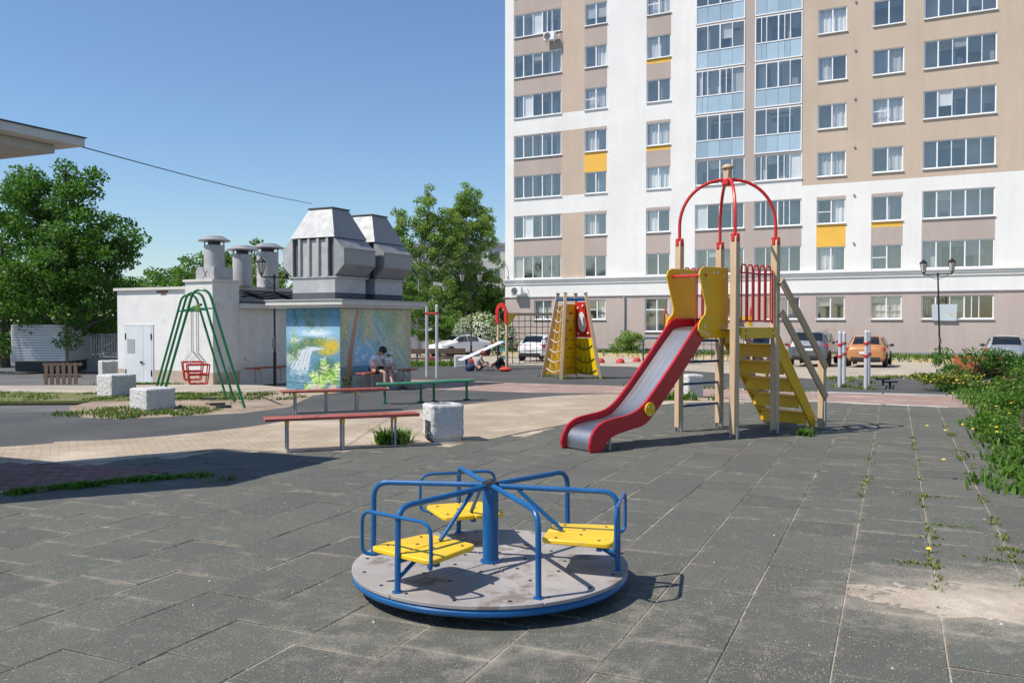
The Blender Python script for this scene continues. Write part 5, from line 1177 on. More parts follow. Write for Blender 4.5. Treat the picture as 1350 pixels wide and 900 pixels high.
# ---------------------------------------------------------------- white service building with roof vents
def service():
    t = thing('service_building', 'low white plastered service building with grey double door and roof vents', 'building', (-8.48, 24.72, 0), RZ)
    def bx(n, x, y, z, m, par=t, bev=0): mb = MB(); mb.box(((x[0] + x[1]) / 2, (y[0] + y[1]) / 2, (z[0] + z[1]) / 2), (x[1] - x[0], y[1] - y[0], z[1] - z[0])); return mb.build(n, m, par, bevel=bev)
    bx('front_wall', (-4.36, -1.09), (.3, 5.5), (.20, 2.60), M['white_plaster']); bx('plinth', (-4.35, -1.09), (.285, 5.5), (-.6, .195), M['pinkplinth'])
    bx('roof_edge', (-4.44, -1.09), (.22, 5.6), (2.603, 2.68), M['hut_trim'])
    bx('side_block', (-1.087, 0), (0, 1.02), (.20, 2.79), M['old_plaster']); bx('plinth', (-1.09, .012), (-.012, 1.025), (-.6, .195), M['pinkplinth']); bx('coping', (-1.13, .05), (-.05, 1.06), (2.793, 2.86), M['hut_trim'])
    bx('side_wall', (-1.08, -.003), (1.026, 5.5), (-.6, 2.02), M['old_plaster']); bx('eaves', (-1.085, .26), (1.03, 5.6), (2.03, 2.19), M['hut_trim'], bev=.01); bx('eaves_top', (-1.08, .28), (1.07, 5.62), (2.195, 2.25), M['tar'])
    u = bx('upper_block', (-3.5, -.55), (1.5, 5.4), (2.26, 2.60), M['galv_paint']); bx('upper_roof', (-3.6, -.35), (1.3, 5.6), (2.605, 2.72), M['hut_trim'])
    mb = MB()                                                 # exposed bricks under the roof edge
    for i in range(4): mb2 = MB(); mb2.box((-2.55 + .125 * i, .293, 2.545), (.115, .02, .06)); mb2.build('brick', M['brick'], t, bevel=.004); mb2 = MB(); mb2.box((-2.50 + .12 * i, .293, 2.478), (.10, .018, .05)); mb2.build('brick', M['brick'], t, bevel=.004) if i in (1, 2) else None
    d = bx('door', (-3.97, -3.18), (.27, .30), (-.25, 1.52), M['door']); d2 = bx('door', (-3.17, -2.82), (.27, .30), (-.25, 1.52), M['door'])
    f = bx('door_frame', (-4.02, -2.77), (.275, .31), (1.525, 1.57), M['door']); bx('door_frame', (-4.03, -3.975), (.275, .31), (-.25, 1.52), M['door']); bx('door_frame', (-2.815, -2.76), (.275, .31), (-.25, 1.52), M['door'])
    bx('notice', (-3.88, -3.55), (.262, .268), (.70, 1.12), M['notice'], d)
    mb = MB(); mb.lathe([(.035, 0), (.035, .03), (.02, .05), (0, .05)], 10); mb.v = [(-3.26 + x, .27 - q, .42 + y) for x, y, q in mb.v]; mb.bar((-3.26, .23, .44), (-3.15, .23, .44), .02, .02); mb.build('handle', M['black'], d)
    for dd, xx in ((d, -3.96), (d2, -2.83)):
        for z in (1.2, .1): mb = MB(); mb.cyl((xx, .262, z - .09), (xx, .262, z + .09), .018, n=8); mb.build('hinge', M['black'], dd)
    # vents
    bx('vent_base', (-.78, -.06), (.12, .84), (2.862, 3.22), M['galv_paint'])
    for i, (x, y, zb, zt, r) in enumerate(((-.42, .48, 3.22, 3.84, .29), (-.45, 1.62, 2.72, 3.66, .29), (-.48, 2.72, 2.72, 3.80, .33))):
        mb = MB(); mb.lathe([(r, zb), (r, zt), (r + .015, zt + .01), (r - .02, zt + .02), (r - .02, zt - .3)], 26, (x, y, 0)); v = mb.build('vent_pipe', M['galv_paint'], t)
        mb = MB()
        for a in range(4): c, s_ = math.cos(a * PI / 2 + .5) * r * .95, math.sin(a * PI / 2 + .5) * r * .95; mb.tube([(x + c, y + s_, zt - .05), (x + c, y + s_, zt + .17)], .018, 5)
        mb.build('cap_stay', M['tar'], v)
        mb = MB(); mb.lathe([(r * 1.55, zt + .13), (r * 1.58, zt + .16), (r * .9, zt + .27), (r * .85, zt + .28), (0, zt + .29)], 10, (x, y, 0)); mb.build('vent_cap', M['galv'], v, smooth=20)
        mb = MB(); mb.lathe([(r * .6, zt), (r * .6, zt + .13)], 16, (x, y, 0)); mb.build('throat', M['tar'], v)
    for k in range(3):
        mb = MB(); rr = random.Random(k); mb.tube(smooth_poly([(0, 0), (1, 0)], 1) and [(.02 + .05 * k, 1.1 + .35 * i, 2.38 + .06 * k + .05 * math.sin(i * 1.7 + k)) for i in range(12)], .025, 6); mb.build('cable', M['black'], t)
    mb = MB(); mb.tube([(-.8, -.02, 2.9), (-.45, -.02, 3.35), (-.2, -.02, 2.9)], .012, 5); mb.build('guy_wire', M['black'], t)
    mb = MB(); mb.tube([(.05, 3.9, 2.0), (.05, 3.95, 1.6), (.03, 3.95, 1.2)], .06, 7); mb.build('rusty_pipe', M['orange'], t)
M['door'] = mat('grey_white_door', (.62, .64, .65), .5, var=.05, scale=2, bs=40, bstr=.05, wear=(.40, .40, .39), wamt=.70)
M['notice'] = mat('grey_notice', (.35, .36, .38), .7, var=.06)
service()
def q2(x, y, base): b = Vector(base); v = b + E2 * x + Q2 * y; return (v.x, v.y)
K_ = (-4.31, 21.88); W_ = (-8.48, 24.72)
bench('bench', 'brown plank bench in front of the palm mural where a woman sits', q2(.50, .15, K_), q2(.42, 2.65, K_), .45, .30, (.35, 1.2, 2.15), M['red_wood'], M['leg_metal'])
bench('bench', 'reddish plank bench along the white service building side wall behind the lamp post', q2(.45, .9, W_), q2(.45, 3.4, W_), .46, .30, (.4, 1.25, 2.1), M['red_wood'], M['leg_metal'])
# ---------------------------------------------------------------- lamps
def lamp(x, y, h, arm, sc, label, lean=(0, 0)):
    t = thing('street_lamp', label, 'street lamp', (x, y, gz(y)), 0, 'black lamp posts with two lanterns'); t.rotation_euler = (lean[0], lean[1], 0)
    mb = MB(); mb.tube([(0, 0, -.1), (0, 0, .9), (0, 0, .92), (0, 0, h)], [.055 * sc, .055 * sc, .036 * sc, .03 * sc], 10); mb.build('pole', M['black'], t)
    mb = MB(); mb.box((.0, -.06, 1.2), (.10, .08, .3)); mb.build('junction_box', M['tar'], t, bevel=.01)
    a = Vector((arm[0], arm[1], 0)); mb = MB(); mb.tube([-a + Vector((0, 0, h - .05)), a + Vector((0, 0, h - .05))], .022 * sc, 7)
    for sg in (-1, 1): mb.tube([a * .75 * sg + Vector((0, 0, h - .06)), a * .35 * sg + Vector((0, 0, h - .22)), (0, 0, h - .32)], .010 * sc, 5)
    mb.lathe([(.04 * sc, h - .1), (.04 * sc, h + .02), (0, h + .06)], 10); mb.build('arm', M['black'], t)
    for sg in (-1, 1):
        c = a * sg; z = h - .03; r = sc
        mb = MB(); mb.lathe([(.03 * r, 0), (.035 * r, .05 * r), (.07 * r, .07 * r), (.075 * r, .10 * r)], 6, (c.x, c.y, z)); mb.lathe([(.16 * r, .46 * r), (.165 * r, .49 * r), (.10 * r, .555 * r), (.04 * r, .60 * r), (.025 * r, .64 * r), (0, .65 * r)], 6, (c.x, c.y, z))
        for k in range(6): 
            p = PI / 3 * k; mb.tube([(c.x + .075 * r * math.cos(p), c.y + .075 * r * math.sin(p), z + .1 * r), (c.x + .15 * r * math.cos(p), c.y + .15 * r * math.sin(p), z + .46 * r)], .009 * r, 4)
        l = mb.build('lantern', M['black'], t, smooth=0)
        mb = MB(); mb.lathe([(.068 * r, .10 * r), (.14 * r, .46 * r)], 6, (c.x, c.y, z)); mb.build('lamp_glass', M['lamp_glass'], l, smooth=0)
lamp(-6.94, 25.5, 3.15, (.29, .30), .85, 'black double lantern lamp post before the white service building')
lamp(-2.25, 48, 4.35, (.48, .1), 1.05, 'dark double lantern lamp post standing in front of the birch trees')
lamp(22.1, 45, 4.65, (.66, -.15), 1.25, 'leaning black double lantern lamp post in front of the apartment block at right', (0, R(-2.0)))
# ---------------------------------------------------------------- fences, van, canopy, wire
def fence_left():
    t = thing('metal_fence', 'white barred metal fence on a low concrete base left of the white building', 'fence', (-18.95, 37, gz(37)), R(2))
    mb = MB(); mb.box((1.75, 0, .22), (2.5, .25, .64)); mb.build('base_wall', M['concrete'], t)
    mb = MB(); mb.box((.24, 0, .75), (.50, .4, 1.6)); mb.build('pillar', M['white_plaster'], t, bevel=.01)
    for z in (.62, 1.52): mb = MB(); mb.bar((.5, .02, z), (3.0, .02, z), .04, .05); mb.build('rail', M['white_plaster'], t)
    bm_ = MB().box((0, 0, 0), (.055, .03, .96)).mesh('bar', M['white_plaster'], 0); pm_ = MB().box((0, 0, 0), (.075, .07, 1.05)).mesh('post', M['white_plaster'], 0)
    for k in range(23):
        po = k % 9 == 0
        o = bpy.data.objects.new('post' if po else 'bar', pm_ if po else bm_); COL.objects.link(o); o.parent = t; o.location = (.55 + .108 * k, -.03, 1.07)
fence_left()
def picket(name, label, x, y, rz, n, pitch, h, m, rails=(.2, .55), w=.1):
    t = thing(name, label, 'fence', (x, y, gz(y)), rz); rr = random.Random(n)
    for z in rails: mb = MB(); mb.bar((-.1, .04, z), (n * pitch, .04, z), .03, .07); mb.build('rail', m, t)
    for k in range(n):
        hh = h * rr.uniform(.92, 1.08); mb = MB(); mb.prism([(-w / 2, -.05), (w / 2, -.05), (w / 2, hh - .06), (0, hh), (-w / 2, hh - .06)], lambda a, b: (k * pitch + a, 0, b), (0, .022, 0)); o = mb.build('picket', m, t); o.rotation_euler = (0, rr.gauss(0, .02), 0)
picket('picket_fence', 'small weathered wooden picket fence in front of the grey metal container at far left', -13.75, 25.7, R(4), 6, .17, .58, M['brown_timber'])
t = thing('board_fence', 'low brown wooden fence in front of the white sedan', 'fence', (-5.6, 43.0, gz(43)), R(4))
for z, hh in ((.66, .26), (.30, .10)): mb = MB(); mb.bar((-3.2, 0, z), (3.3, 0, z + .04), .05, hh); mb.build('board', M['brown_timber'], t, bevel=.01)
for k in range(12): mb = MB(); mb.box((-3 + k * .56, .05, .38), (.09, .07, .75)); mb.build('post', M['brown_timber'], t)
def van():
    t = thing('metal_container', 'grey ribbed metal container on a dark base at the left edge before the trees', 'container', (-19.6, 34.8, gz(34.8)), R(3))
    mb = MB(); mb.box((.7, 1.2, 1.15), (2.2, 2.4, 1.5)); mb.build('box_body', M['galv_paint'], t, bevel=.05)
    for k in range(14):
        mb = MB(); mb.box((.7, -.012, .48 + k * .105), (2.06, .03, .055)); mb.build('rib', M['silver_pole'], t)
    mb = MB(); mb.box((1.80, .0, 1.12), (.07, .08, 1.55)); mb.build('corner_post', M['brown_timber'], t)
    mb = MB(); mb.box((.7, 1.2, .22), (2.0, 2.2, .42)); mb.build('base', M['car_trim'], t, bevel=.03)
    for x in (): mb = MB(); mb.cyl((x, -.05, .30), (x, .2, .30), .30, n=20); w = mb.build('wheel', M['tyre'], t); mb = MB(); mb.cyl((x, -.055, .30), (x, -.03, .30), .16, n=16); mb.build('rim', M['rim'], w)
van()
def canopy():
    t = thing('entrance_canopy', 'flat grey canopy roof with pale fascia jutting in at the upper left', 'canopy', (-6.5, 8.2, 0))
    pl = [(-4.63, 9.50), (-6.35, 10.25), (-7.9, 9.2), (-9.5, 9.9), (-10.6, 8.4), (-7.2, 6.9), (-5.46, 7.75)]
    mb = MB(); mb.prism(pl, lambda a, b: (a + 6.5, b - 8.2, 3.545), (0, 0, .085)); r = mb.build('roof_slab', M['hut_trim'], t)
    c = Vector((-7, 8.8)); mb = MB(); mb.prism([tuple(c + (Vector(p) - c) * .88) for p in pl], lambda a, b: (a + 6.5, b - 8.2, 3.455), (0, 0, .085)); mb.build('soffit', M['concrete'], t)
    mb = MB(); mb.prism([tuple(c + (Vector(p) - c) * 1.01) for p in pl], lambda a, b: (a + 6.5, b - 8.2, 3.633), (0, 0, .012)); mb.build('roof_felt', M['tar'], r)
    for x, y in ((-7.6, 7.7), (-7.9, 8.8), (-9.6, 8.6), (-9.2, 9.4)): mb = MB(); mb.box((x + 6.5, y - 8.2, 1.67), (.2, .2, 3.5)); mb.build('post', M['hut_trim'], t, bevel=.01)
canopy()
mb = MB(); A = Vector((-4.7, 9.45, 3.55)); B = Vector((-5.0, 21.9, 4.60)); mb.tube([A.lerp(B, i / 24) - Vector((0, 0, .05 * math.sin(PI * i / 24))) for i in range(25)], .007, 5)
tag(mb.build('overhead_cable', M['tar']), 'thin dark cable running from the canopy corner to the metal hood', 'cable')
# ---------------------------------------------------------------- parked cars
def car(kind, label, x, y, head, paint, grp='cars parked by the apartment block'):
    t = thing('parked_car', label, 'car', (x, y, gz(y) + .01), math.atan2(head[1], head[0]), grp)
    # stations from the tail: x, bottom, belt height, half width, top height, half width at top
    S = dict(
        hatch=[(0, .38, .74, .70, .80, .60), (.06, .27, .80, .81, .92, .66), (.22, .22, .92, .855, 1.02, .66), (.46, .2, .93, .865, 1.26, .61), (.72, .2, .93, .87, 1.42, .58), (1.5, .2, .92, .87, 1.48, .60), (2.3, .2, .91, .87, 1.43, .60), (2.62, .2, .90, .865, 1.34, .60), (3.2, .2, .89, .86, .98, .66), (3.75, .21, .80, .82, .86, .62), (4.0, .26, .64, .70, .70, .5)],
        suv=[(0, .45, .86, .76, .92, .66), (.06, .33, .94, .88, 1.02, .72), (.18, .28, 1.08, .92, 1.18, .73), (.36, .26, 1.10, .93, 1.42, .70), (.58, .26, 1.10, .93, 1.62, .67), (1.5, .26, 1.08, .93, 1.69, .68), (2.5, .26, 1.06, .93, 1.64, .68), (2.85, .26, 1.05, .93, 1.54, .67), (3.5, .26, 1.04, .92, 1.12, .72), (4.2, .27, .95, .88, 1.02, .68), (4.55, .34, .78, .76, .84, .55)],
        sedan=[(0, .38, .80, .72, .86, .62), (.08, .27, .90, .82, .98, .68), (.6, .22, .94, .86, 1.02, .68), (.95, .2, .93, .87, 1.13, .64), (1.45, .2, .92, .87, 1.36, .58), (2.1, .2, .91, .87, 1.43, .59), (2.6, .2, .90, .87, 1.40, .59), (2.9, .2, .90, .865, 1.31, .59), (3.5, .2, .88, .86, .98, .66), (4.15, .21, .80, .83, .86, .62), (4.5, .28, .64, .70, .70, .5)])[kind]
    hs = lambda s: [(s[3] * .82, s[1]), (s[3] * .98, s[1] + .1), (s[3], (s[1] + s[2]) / 2 + .04), (s[3] * .955, s[2]), (s[5] + .02, s[4] - .035), (s[5] * .86, s[4] - .004), (0, s[4] + .012)]
    mb = MB(); vs = []; n = 13
    for s in S: h = hs(s); vs += [(s[0], -y_, z) for y_, z in h] + [(s[0], y_, z) for y_, z in h[-2::-1]]
    fs = [(i * n + k, i * n + k + 1, i * n + n + k + 1, i * n + n + k) for i in range(len(S) - 1) for k in range(n - 1)] + [tuple(range(n)), tuple(range((len(S) - 1) * n, len(S) * n))]
    fs += [(i * n, (i + 1) * n, (i + 1) * n + n - 1, i * n + n - 1) for i in range(len(S) - 1)]
    mb.add(vs, fs); b = mb.build('body', paint, t, smooth=42); sb_ = b.modifiers.new('smooth', 'SUBSURF'); sb_.levels = 1; sb_.render_levels = 2
    iA = 3 if kind == 'sedan' else 2; iR = iA + 2 if kind != 'sedan' else 4; iW = 7
    L = S[-1][0]
    def patch(name, quads, m, par=t): mb = MB(); [mb.add(q, [tuple(range(len(q)))]) for q in quads]; return mb.build(name, m, par)
    def lerp_s(xq):
        for a, c in zip(S, S[1:]):
            if a[0] <= xq <= c[0]: f = (xq - a[0]) / (c[0] - a[0]); return tuple(p + (q - p) * f for p, q in zip(a, c))
        return S[-1]
    def strip(x0, x1, w, o=.012, nn=7):
        q = []
        for i in range(nn):
            xa, xb = x0 + (x1 - x0) * i / nn, x0 + (x1 - x0) * (i + 1) / nn; sa, sb2 = lerp_s(xa), lerp_s(xb)
            for u0, u1 in ((-1, -.5), (-.5, 0), (0, .5), (.5, 1)):
                f = lambda s, u, xx: (xx, u * s[5] * w, s[4] + o + .012 * (1 - abs(u)) - .012 * abs(u))
                q.append([f(sa, u0, xa), f(sa, u1, xa), f(sb2, u1, xb), f(sb2, u0, xb)])
        return q
    xr0, xr1 = S[iA][0] - (.02 if kind == 'sedan' else -.03), S[iR][0] - .05
    patch('rear_window', [[(x_ - .02, y_, z_) for x_, y_, z_ in q] for q in strip(xr0, xr1, .88)], M['car_glass'])
    patch('windscreen', [[(x_ + .02, y_, z_) for x_, y_, z_ in q] for q in strip(S[iW][0] + .03, S[iW + 1][0] - .05, .90)], M['car_glass'])
    for sg in (-1, 1):
        xs = [S[iR][0] - .12, (S[iR][0] + S[iW][0]) / 2 + .1, S[iW][0] + .38]
        for a, c in zip(xs, xs[1:]):
            q = []; nn = 6
            for i in range(nn):
                xa, xb = a + .04 + (c - a - .08) * i / nn, a + .04 + (c - a - .08) * (i + 1) / nn; sa, sb2 = lerp_s(xa), lerp_s(xb)
                def sd(s, f, xx): y0, z0 = s[3] * .955, s[2]; y1, z1 = s[5] + .02, s[4] - .035; return (xx, sg * (y0 + (y1 - y0) * f + .014), z0 + (z1 - z0) * f)
                q.append([sd(sa, .12, xa), sd(sb2, .12, xb), sd(sb2, .86, xb), sd(sa, .86, xa)])
            patch('side_window', q, M['car_glass'])
        zt = S[2][2] - .03; wt = S[2][3]
        mb = MB(); mb.prism([(wt + .005, zt + .02), (wt * .60, zt - .02), (wt * .66, zt - .16), (wt * .9, zt - .2), (wt + .005, zt - .13)], lambda a, c: (.03 + .10 * (a / wt) ** 4, sg * a, c), (.16, 0, 0)); mb.build('tail_light', M['tail_red'], t, bevel=.01)
        s = lerp_s(S[iW][0] + .45); mb = MB(); mb.sphere((S[iW][0] + .42, sg * (s[3] + .045), s[2] + .07), (.07, .12, .075), 10, 6); mb.build('mirror', paint if kind == 'sedan' else M['car_trim'], t)
        mb = MB(); hx = L - .28; s = lerp_s(hx); mb.sphere((hx, sg * s[3] * .74, s[2] - .06), (.17, .16, .075), 10, 6); mb.build('headlight', M['lamp_glass'], t)
        for wx in (.70, L - .78):
            s = lerp_s(wx); r = .36 if kind == 'suv' else .315; yw = s[3] + .006
            mb = MB(); mb.cyl((wx, sg * (yw - .02), r), (wx, sg * yw, r), r + .055, n=24); mb.build('wheel_arch', M['car_trim'], t)
            mb = MB(); mb.lathe([(r * .6, -.1), (r * .93, -.1), (r, -.07), (r, .07), (r * .93, .1), (r * .6, .1)], 24); mb.v = [(wx + a, sg * (yw - .085) + c, r + q) for a, q, c in mb.v]; w = mb.build('wheel', M['tyre'], t)
            mb = MB(); mb.cyl((wx, sg * (yw - .05), r), (wx, sg * (yw + .012), r), r * .62, n=20); mb.build('rim', M['rim'], w)
    mb = MB(); wb = S[1][3]; mb.prism([(-.02, .30), (.2, .24), (.2, .46), (-.03, .46)], lambda a, c: (a, -wb * .78, c + (.06 if kind == 'suv' else 0)), (0, wb * 1.56, 0)); mb.build('bumper', M['car_trim'], t, bevel=.02)
    mb = MB(); zz = .66 if kind != 'suv' else .80; mb.box((-.012, 0, zz), (.03, .52, .11)); mb.build('number_plate', M['plate'], t)
    mb = MB(); mb.bar((S[iA][0] + .02, -.1, S[iA][4] + .05), (S[iA][0] + .22, .3, S[iA][4] + .16), .02, .02); mb.build('wiper', M['car_trim'], t)
    if kind == 'suv':
        mb = MB(); mb.box((-.0, 0, .98), (.05, 1.1, .035)); mb.build('chrome_strip', M['rim'], t)
        for sg in (-1, 1): mb = MB(); mb.tube([(.7, sg * .62, 1.70), (1.5, sg * .63, 1.75), (2.5, sg * .62, 1.70)], .018, 6); mb.build('roof_rail', M['rim'], t)
    return t
Hd = (.462, .887)
car('hatch', 'orange hatchback with dark bumper parked behind the silver posts', 16.25, 40.1, Hd, M['car_orange'])
car('suv', 'dark grey estate car with wide rear window beside the slide tower stairs', 13.85, 40.9, Hd, M['car_grey'])
car('hatch', 'white car mostly hidden behind the slide tower stairs, left of the grey car', 12.0, 42.8, Hd, M['car_white'])
car('hatch', 'white hatchback with black rear window behind the climbing net', .98, 48.6, Hd, M['car_white'])
car('sedan', 'white sedan facing left in front of the blossoming shrubs', -1.75, 58.6, (-.72, -.69), M['car_white'])
car('hatch', 'silver hatchback with a red tail light at the far right behind the hedge', 21.9, 38.6, Hd, M['car_silver'])
# ---------------------------------------------------------------- people
def skin(name, V, E, m, parent, lev=2):
    me = bpy.data.meshes.new(name); me.from_pydata([v[0] for v in V], E, []); o = bpy.data.objects.new(name, me); COL.objects.link(o); o.parent = parent; me.materials.append(m)
    sk = o.modifiers.new('skin', 'SKIN'); sk.use_smooth_shade = True
    for i, v in enumerate(V): me.skin_vertices[0].data[i].radius = (v[1], v[2] if len(v) > 2 else v[1]); me.skin_vertices[0].data[i].use_root = (i == 0)
    s = o.modifiers.new('smooth', 'SUBSURF'); s.levels = 1; s.render_levels = lev; return o
def person(label, loc, rz, J, sc, top, low, shoe, hair, cap=None, grp=None, bare_arm=True):
    """J: joint positions; x is the way the person faces, y is their left"""
    t = thing('person', label, 'person', loc, rz, grp); t.scale = (sc, sc, sc)
    V = []; E = []; idx = {}
    def add(k, p, r, par=None, r2=None):
        idx[k] = len(V); V.append((p, r, r2 or r)); 
        if par: E.append((idx[par], idx[k]))
    j = {k: Vector(v) for k, v in J.items()}
    add('pel', j['pel'], .115, None, .135); add('sp', j['sp'], .105, 'pel', .125); add('ch', j['ch'], .115, 'sp', .14); add('nk', j['nk'], .05, 'ch'); add('hd0', j['nk'].lerp(j['hd'], .5), .065, 'nk'); add('hd', j['hd'], .098, 'hd0', .088); add('hd1', j['hd'] + (j['hd'] - j['nk']).normalized() * .07, .07, 'hd')
    fw = j.get('face', Vector((1, 0, -.2))).normalized()
    for s in 'LR':
        add('sh' + s, j['sh' + s], .05, 'ch'); add('el' + s, j['el' + s], .038, 'sh' + s); add('wr' + s, j['wr' + s], .025, 'el' + s)
        d = (j['wr' + s] - j['el' + s]).normalized(); u = d.cross(Vector((0, 0, 1))).normalized(); w = u.cross(d)
        add('pa' + s, j['wr' + s] + d * .05, .03, 'wr' + s, .016)
        for q in range(4):
            b = j['wr' + s] + d * .085 + u * (.012 * (q - 1.5) * 1.5); L = (.055, .065, .06, .045)[q]; add('f%d%s' % (q, s), b, .009, 'pa' + s); add('g%d%s' % (q, s), b + d * L * .6 - w * .012, .008, 'f%d%s' % (q, s)); add('h%d%s' % (q, s), b + d * L - w * .035, .006, 'g%d%s' % (q, s))
        th = j['wr' + s] + d * .045 - u * .035 * (1 if s == 'L' else -1); add('t' + s, th, .010, 'pa' + s); add('t2' + s, th + d * .03 - w * .01, .008, 't' + s)
        add('hp' + s, j['hp' + s], .085, 'pel'); add('kn' + s, j['kn' + s], .056, 'hp' + s); add('an' + s, j['an' + s], .034, 'kn' + s); add('to' + s, j['to' + s], .03, 'an' + s)
    body = skin('body', V, E, M['skin'], t)
    c = j['hd']; upv = (c - j['nk']).normalized(); sd_ = upv.cross(fw).normalized(); fw2 = sd_.cross(upv).normalized()
    mb = MB(); mb.sphere(c + fw2 * .098 - upv * .012, (.018, .014, .02), 8, 5); mb.build('nose', M['skin'], t)
    for e in (-1, 1):
        mb = MB(); mb.sphere(c + fw2 * .085 + sd_ * .034 * e + upv * .018, .012, 8, 5); mb.build('eye', M['hair'], t); mb = MB(); mb.sphere(c + sd_ * .09 * e - upv * .005, (.02, .014, .03), 8, 5); mb.build('ear', M['skin'], t)
    mb = MB(); mb.sphere(c + fw2 * .085 - upv * .05, (.012, .025, .006), 8, 4); mb.build('mouth', M['cloth_red'], t)
    mb = MB(); mb.sphere((0, 0, 0), (.112, .106, .118), 14, 9); o = []
    for v in mb.v:
        v = Vector(v)
        if v.x > .03 and v.z < .035: v = v * .80
        o.append(c + upv * .028 - fw2 * .014 + fw2 * v.x + sd_ * v.y + upv * v.z)
    mb.v = [tuple(v) for v in o]; mb.build('hair', hair, t)
    if cap:
        mb = MB(); mb.sphere((0, 0, 0), (.118, .112, .10), 14, 6, half=True); n0 = len(mb.v); mb.v = [tuple(c + upv * (.045 + q) + fw2 * a + sd_ * b_) for a, b_, q in mb.v]
        mb.prism([(.08, -.08), (.17, -.06), (.19, 0), (.17, .06), (.08, .08)], lambda a, b_: c + upv * .048 + fw2 * a + sd_ * b_, upv * .012); mb.build('cap', cap, t)
    g = .016
    sV = [(j['pel'].lerp(j['sp'], .35), .125 + g, .15 + g), (j['sp'], .112 + g, .132 + g), (j['ch'], .118 + g, .142 + g), (j['nk'].lerp(j['ch'], .35), .06 + g, .07 + g)]; sE = [(0, 1), (1, 2), (2, 3)]
    for s in 'LR': k = len(sV); sV += [(j['sh' + s], .056 + g), (j['sh' + s].lerp(j['el' + s], .55 if bare_arm else 1), .046 + g)]; sE += [(2, k), (k, k + 1)]; (sV.append((j['wr' + s].lerp(j['el' + s], .1), .03 + g)), sE.append((k + 1, k + 2))) if not bare_arm else None
    skin('shirt', sV, sE, top, t)
    sV = [(j['pel'].lerp(j['sp'], .25), .122 + g, .145 + g), (j['pel'], .118 + g, .14 + g)]; sE = [(0, 1)]
    for s in 'LR': k = len(sV); sV += [(j['hp' + s], .088 + g), (j['hp' + s].lerp(j['kn' + s], .72), .070 + g)]; sE += [(1, k), (k, k + 1)]
    skin('shorts', sV, sE, low, t)
    for s in 'LR': d = (j['to' + s] - j['an' + s]); skin('shoe', [(j['an' + s] + d * .05 - Vector((0, 0, .015)), .046), (j['an' + s].lerp(j['to' + s], .6), .046, .04), (j['to' + s], .038, .03)], [(0, 1), (1, 2)], shoe, t)
    return t
bxy = q2(.46, .75, K_); gb = gz(bxy[1])
SIT = dict(pel=(0, 0, .55), sp=(.03, 0, .68), ch=(.11, 0, .84), nk=(.20, 0, .97), hd=(.30, 0, 1.03), face=(.7, 0, -.7), shL=(.12, .17, .88), shR=(.12, -.17, .88), elL=(.24, .19, .70), elR=(.24, -.19, .70), wrL=(.43, .08, .66), wrR=(.43, -.08, .66),
    hpL=(.06, .09, .53), hpR=(.06, -.09, .53), knL=(.47, .07, .56), knR=(.46, -.10, .50), anL=(.66, -.06, .20), anR=(.47, -.12, .07), toL=(.80, -.08, .15), toR=(.60, -.12, .04))
person('woman in a pale lilac shirt and black shorts seated before the palm mural, head bowed', (bxy[0], bxy[1], gb), RZ, SIT, .96, M['shirt_lilac'], M['cloth_black'], M['cloth_white'], M['hair'])
cxy = off(bxy, (.45, E2), (.06, Q2))
TOD = dict(pel=(0, 0, .0), sp=(.0, 0, .10), ch=(.0, 0, .24), nk=(.01, 0, .36), hd=(.03, 0, .45), face=(1, 0, -.1), shL=(0, .14, .29), shR=(0, -.14, .29), elL=(.06, .17, .14), elR=(.06, -.17, .14), wrL=(.17, .12, .10), wrR=(.17, -.12, .10), hpL=(.03, .07, -.01), hpR=(.03, -.07, -.01), knL=(.22, .08, .02), knR=(.22, -.08, .02), anL=(.27, .08, -.20), anR=(.27, -.08, -.20), toL=(.36, .08, -.22), toR=(.36, -.08, -.22))
person('toddler in a white top and white cap on the seated woman\'s lap', (cxy.x, cxy.y, gb + .62), RZ + .1, TOD, .62, M['cloth_white'], M['cloth_grey'], M['cloth_white'], M['hair'], cap=M['cloth_white'])
FLR = dict(pel=(0, 0, .12), sp=(.03, 0, .26), ch=(.10, 0, .45), nk=(.15, 0, .60), hd=(.21, 0, .70), face=(1, 0, -.5), shL=(.10, .16, .50), shR=(.10, -.16, .50), elL=(.25, .20, .32), elR=(.25, -.20, .32), wrL=(.42, .10, .24), wrR=(.42, -.10, .24), hpL=(.06, .1, .10), hpR=(.06, -.1, .10), knL=(.38, .16, .36), knR=(.38, -.18, .30), anL=(.52, .10, .06), anR=(.56, -.14, .06), toL=(.66, .1, .04), toR=(.70, -.14, .04))
G2 = 'children sitting under the pale plank'
person('child in black with black hair sitting on the ground beside the red bag', (-.38, 36.0, gz(36)), R(172), FLR, 1.02, M['cloth_black'], M['cloth_black'], M['cloth_white'], M['hair'], bare_arm=False)
person('child in a grey shirt and red cap sitting on the ground under the pale plank', (-1.42, 36.1, gz(36)), R(-8), FLR, 1.0, M['cloth_grey'], M['cloth_black'], M['cloth_navy'], M['hair'], cap=M['cloth_red'])
def bag(label, x, y, s, m):
    t = thing('bag', label, 'bag', (x, y, gz(y)), R(random.uniform(-20, 20))); mb = MB(); mb.sphere((0, 0, s[2] * .9), s, 14, 8); mb.v = [(a, b, max(0, c) + .012 * math.sin(a * 40) * math.cos(b * 30)) for a, b, c in mb.v]; mb.build('body', m, t); mb = MB(); mb.tube([(-s[0] * .4, 0, s[2] * 1.75), (-s[0] * .2, 0, s[2] * 2.1), (s[0] * .2, 0, s[2] * 2.1), (s[0] * .4, 0, s[2] * 1.75)], .012, 5); mb.build('strap', m, t)
bag('red round bag lying on the rubber beside the net frame post', -.27, 35.2, (.26, .18, .10), M['cloth_red']); bag('dark navy backpack on the ground under the low end of the plank', -1.72, 35.7, (.22, .16, .17), M['cloth_navy'])
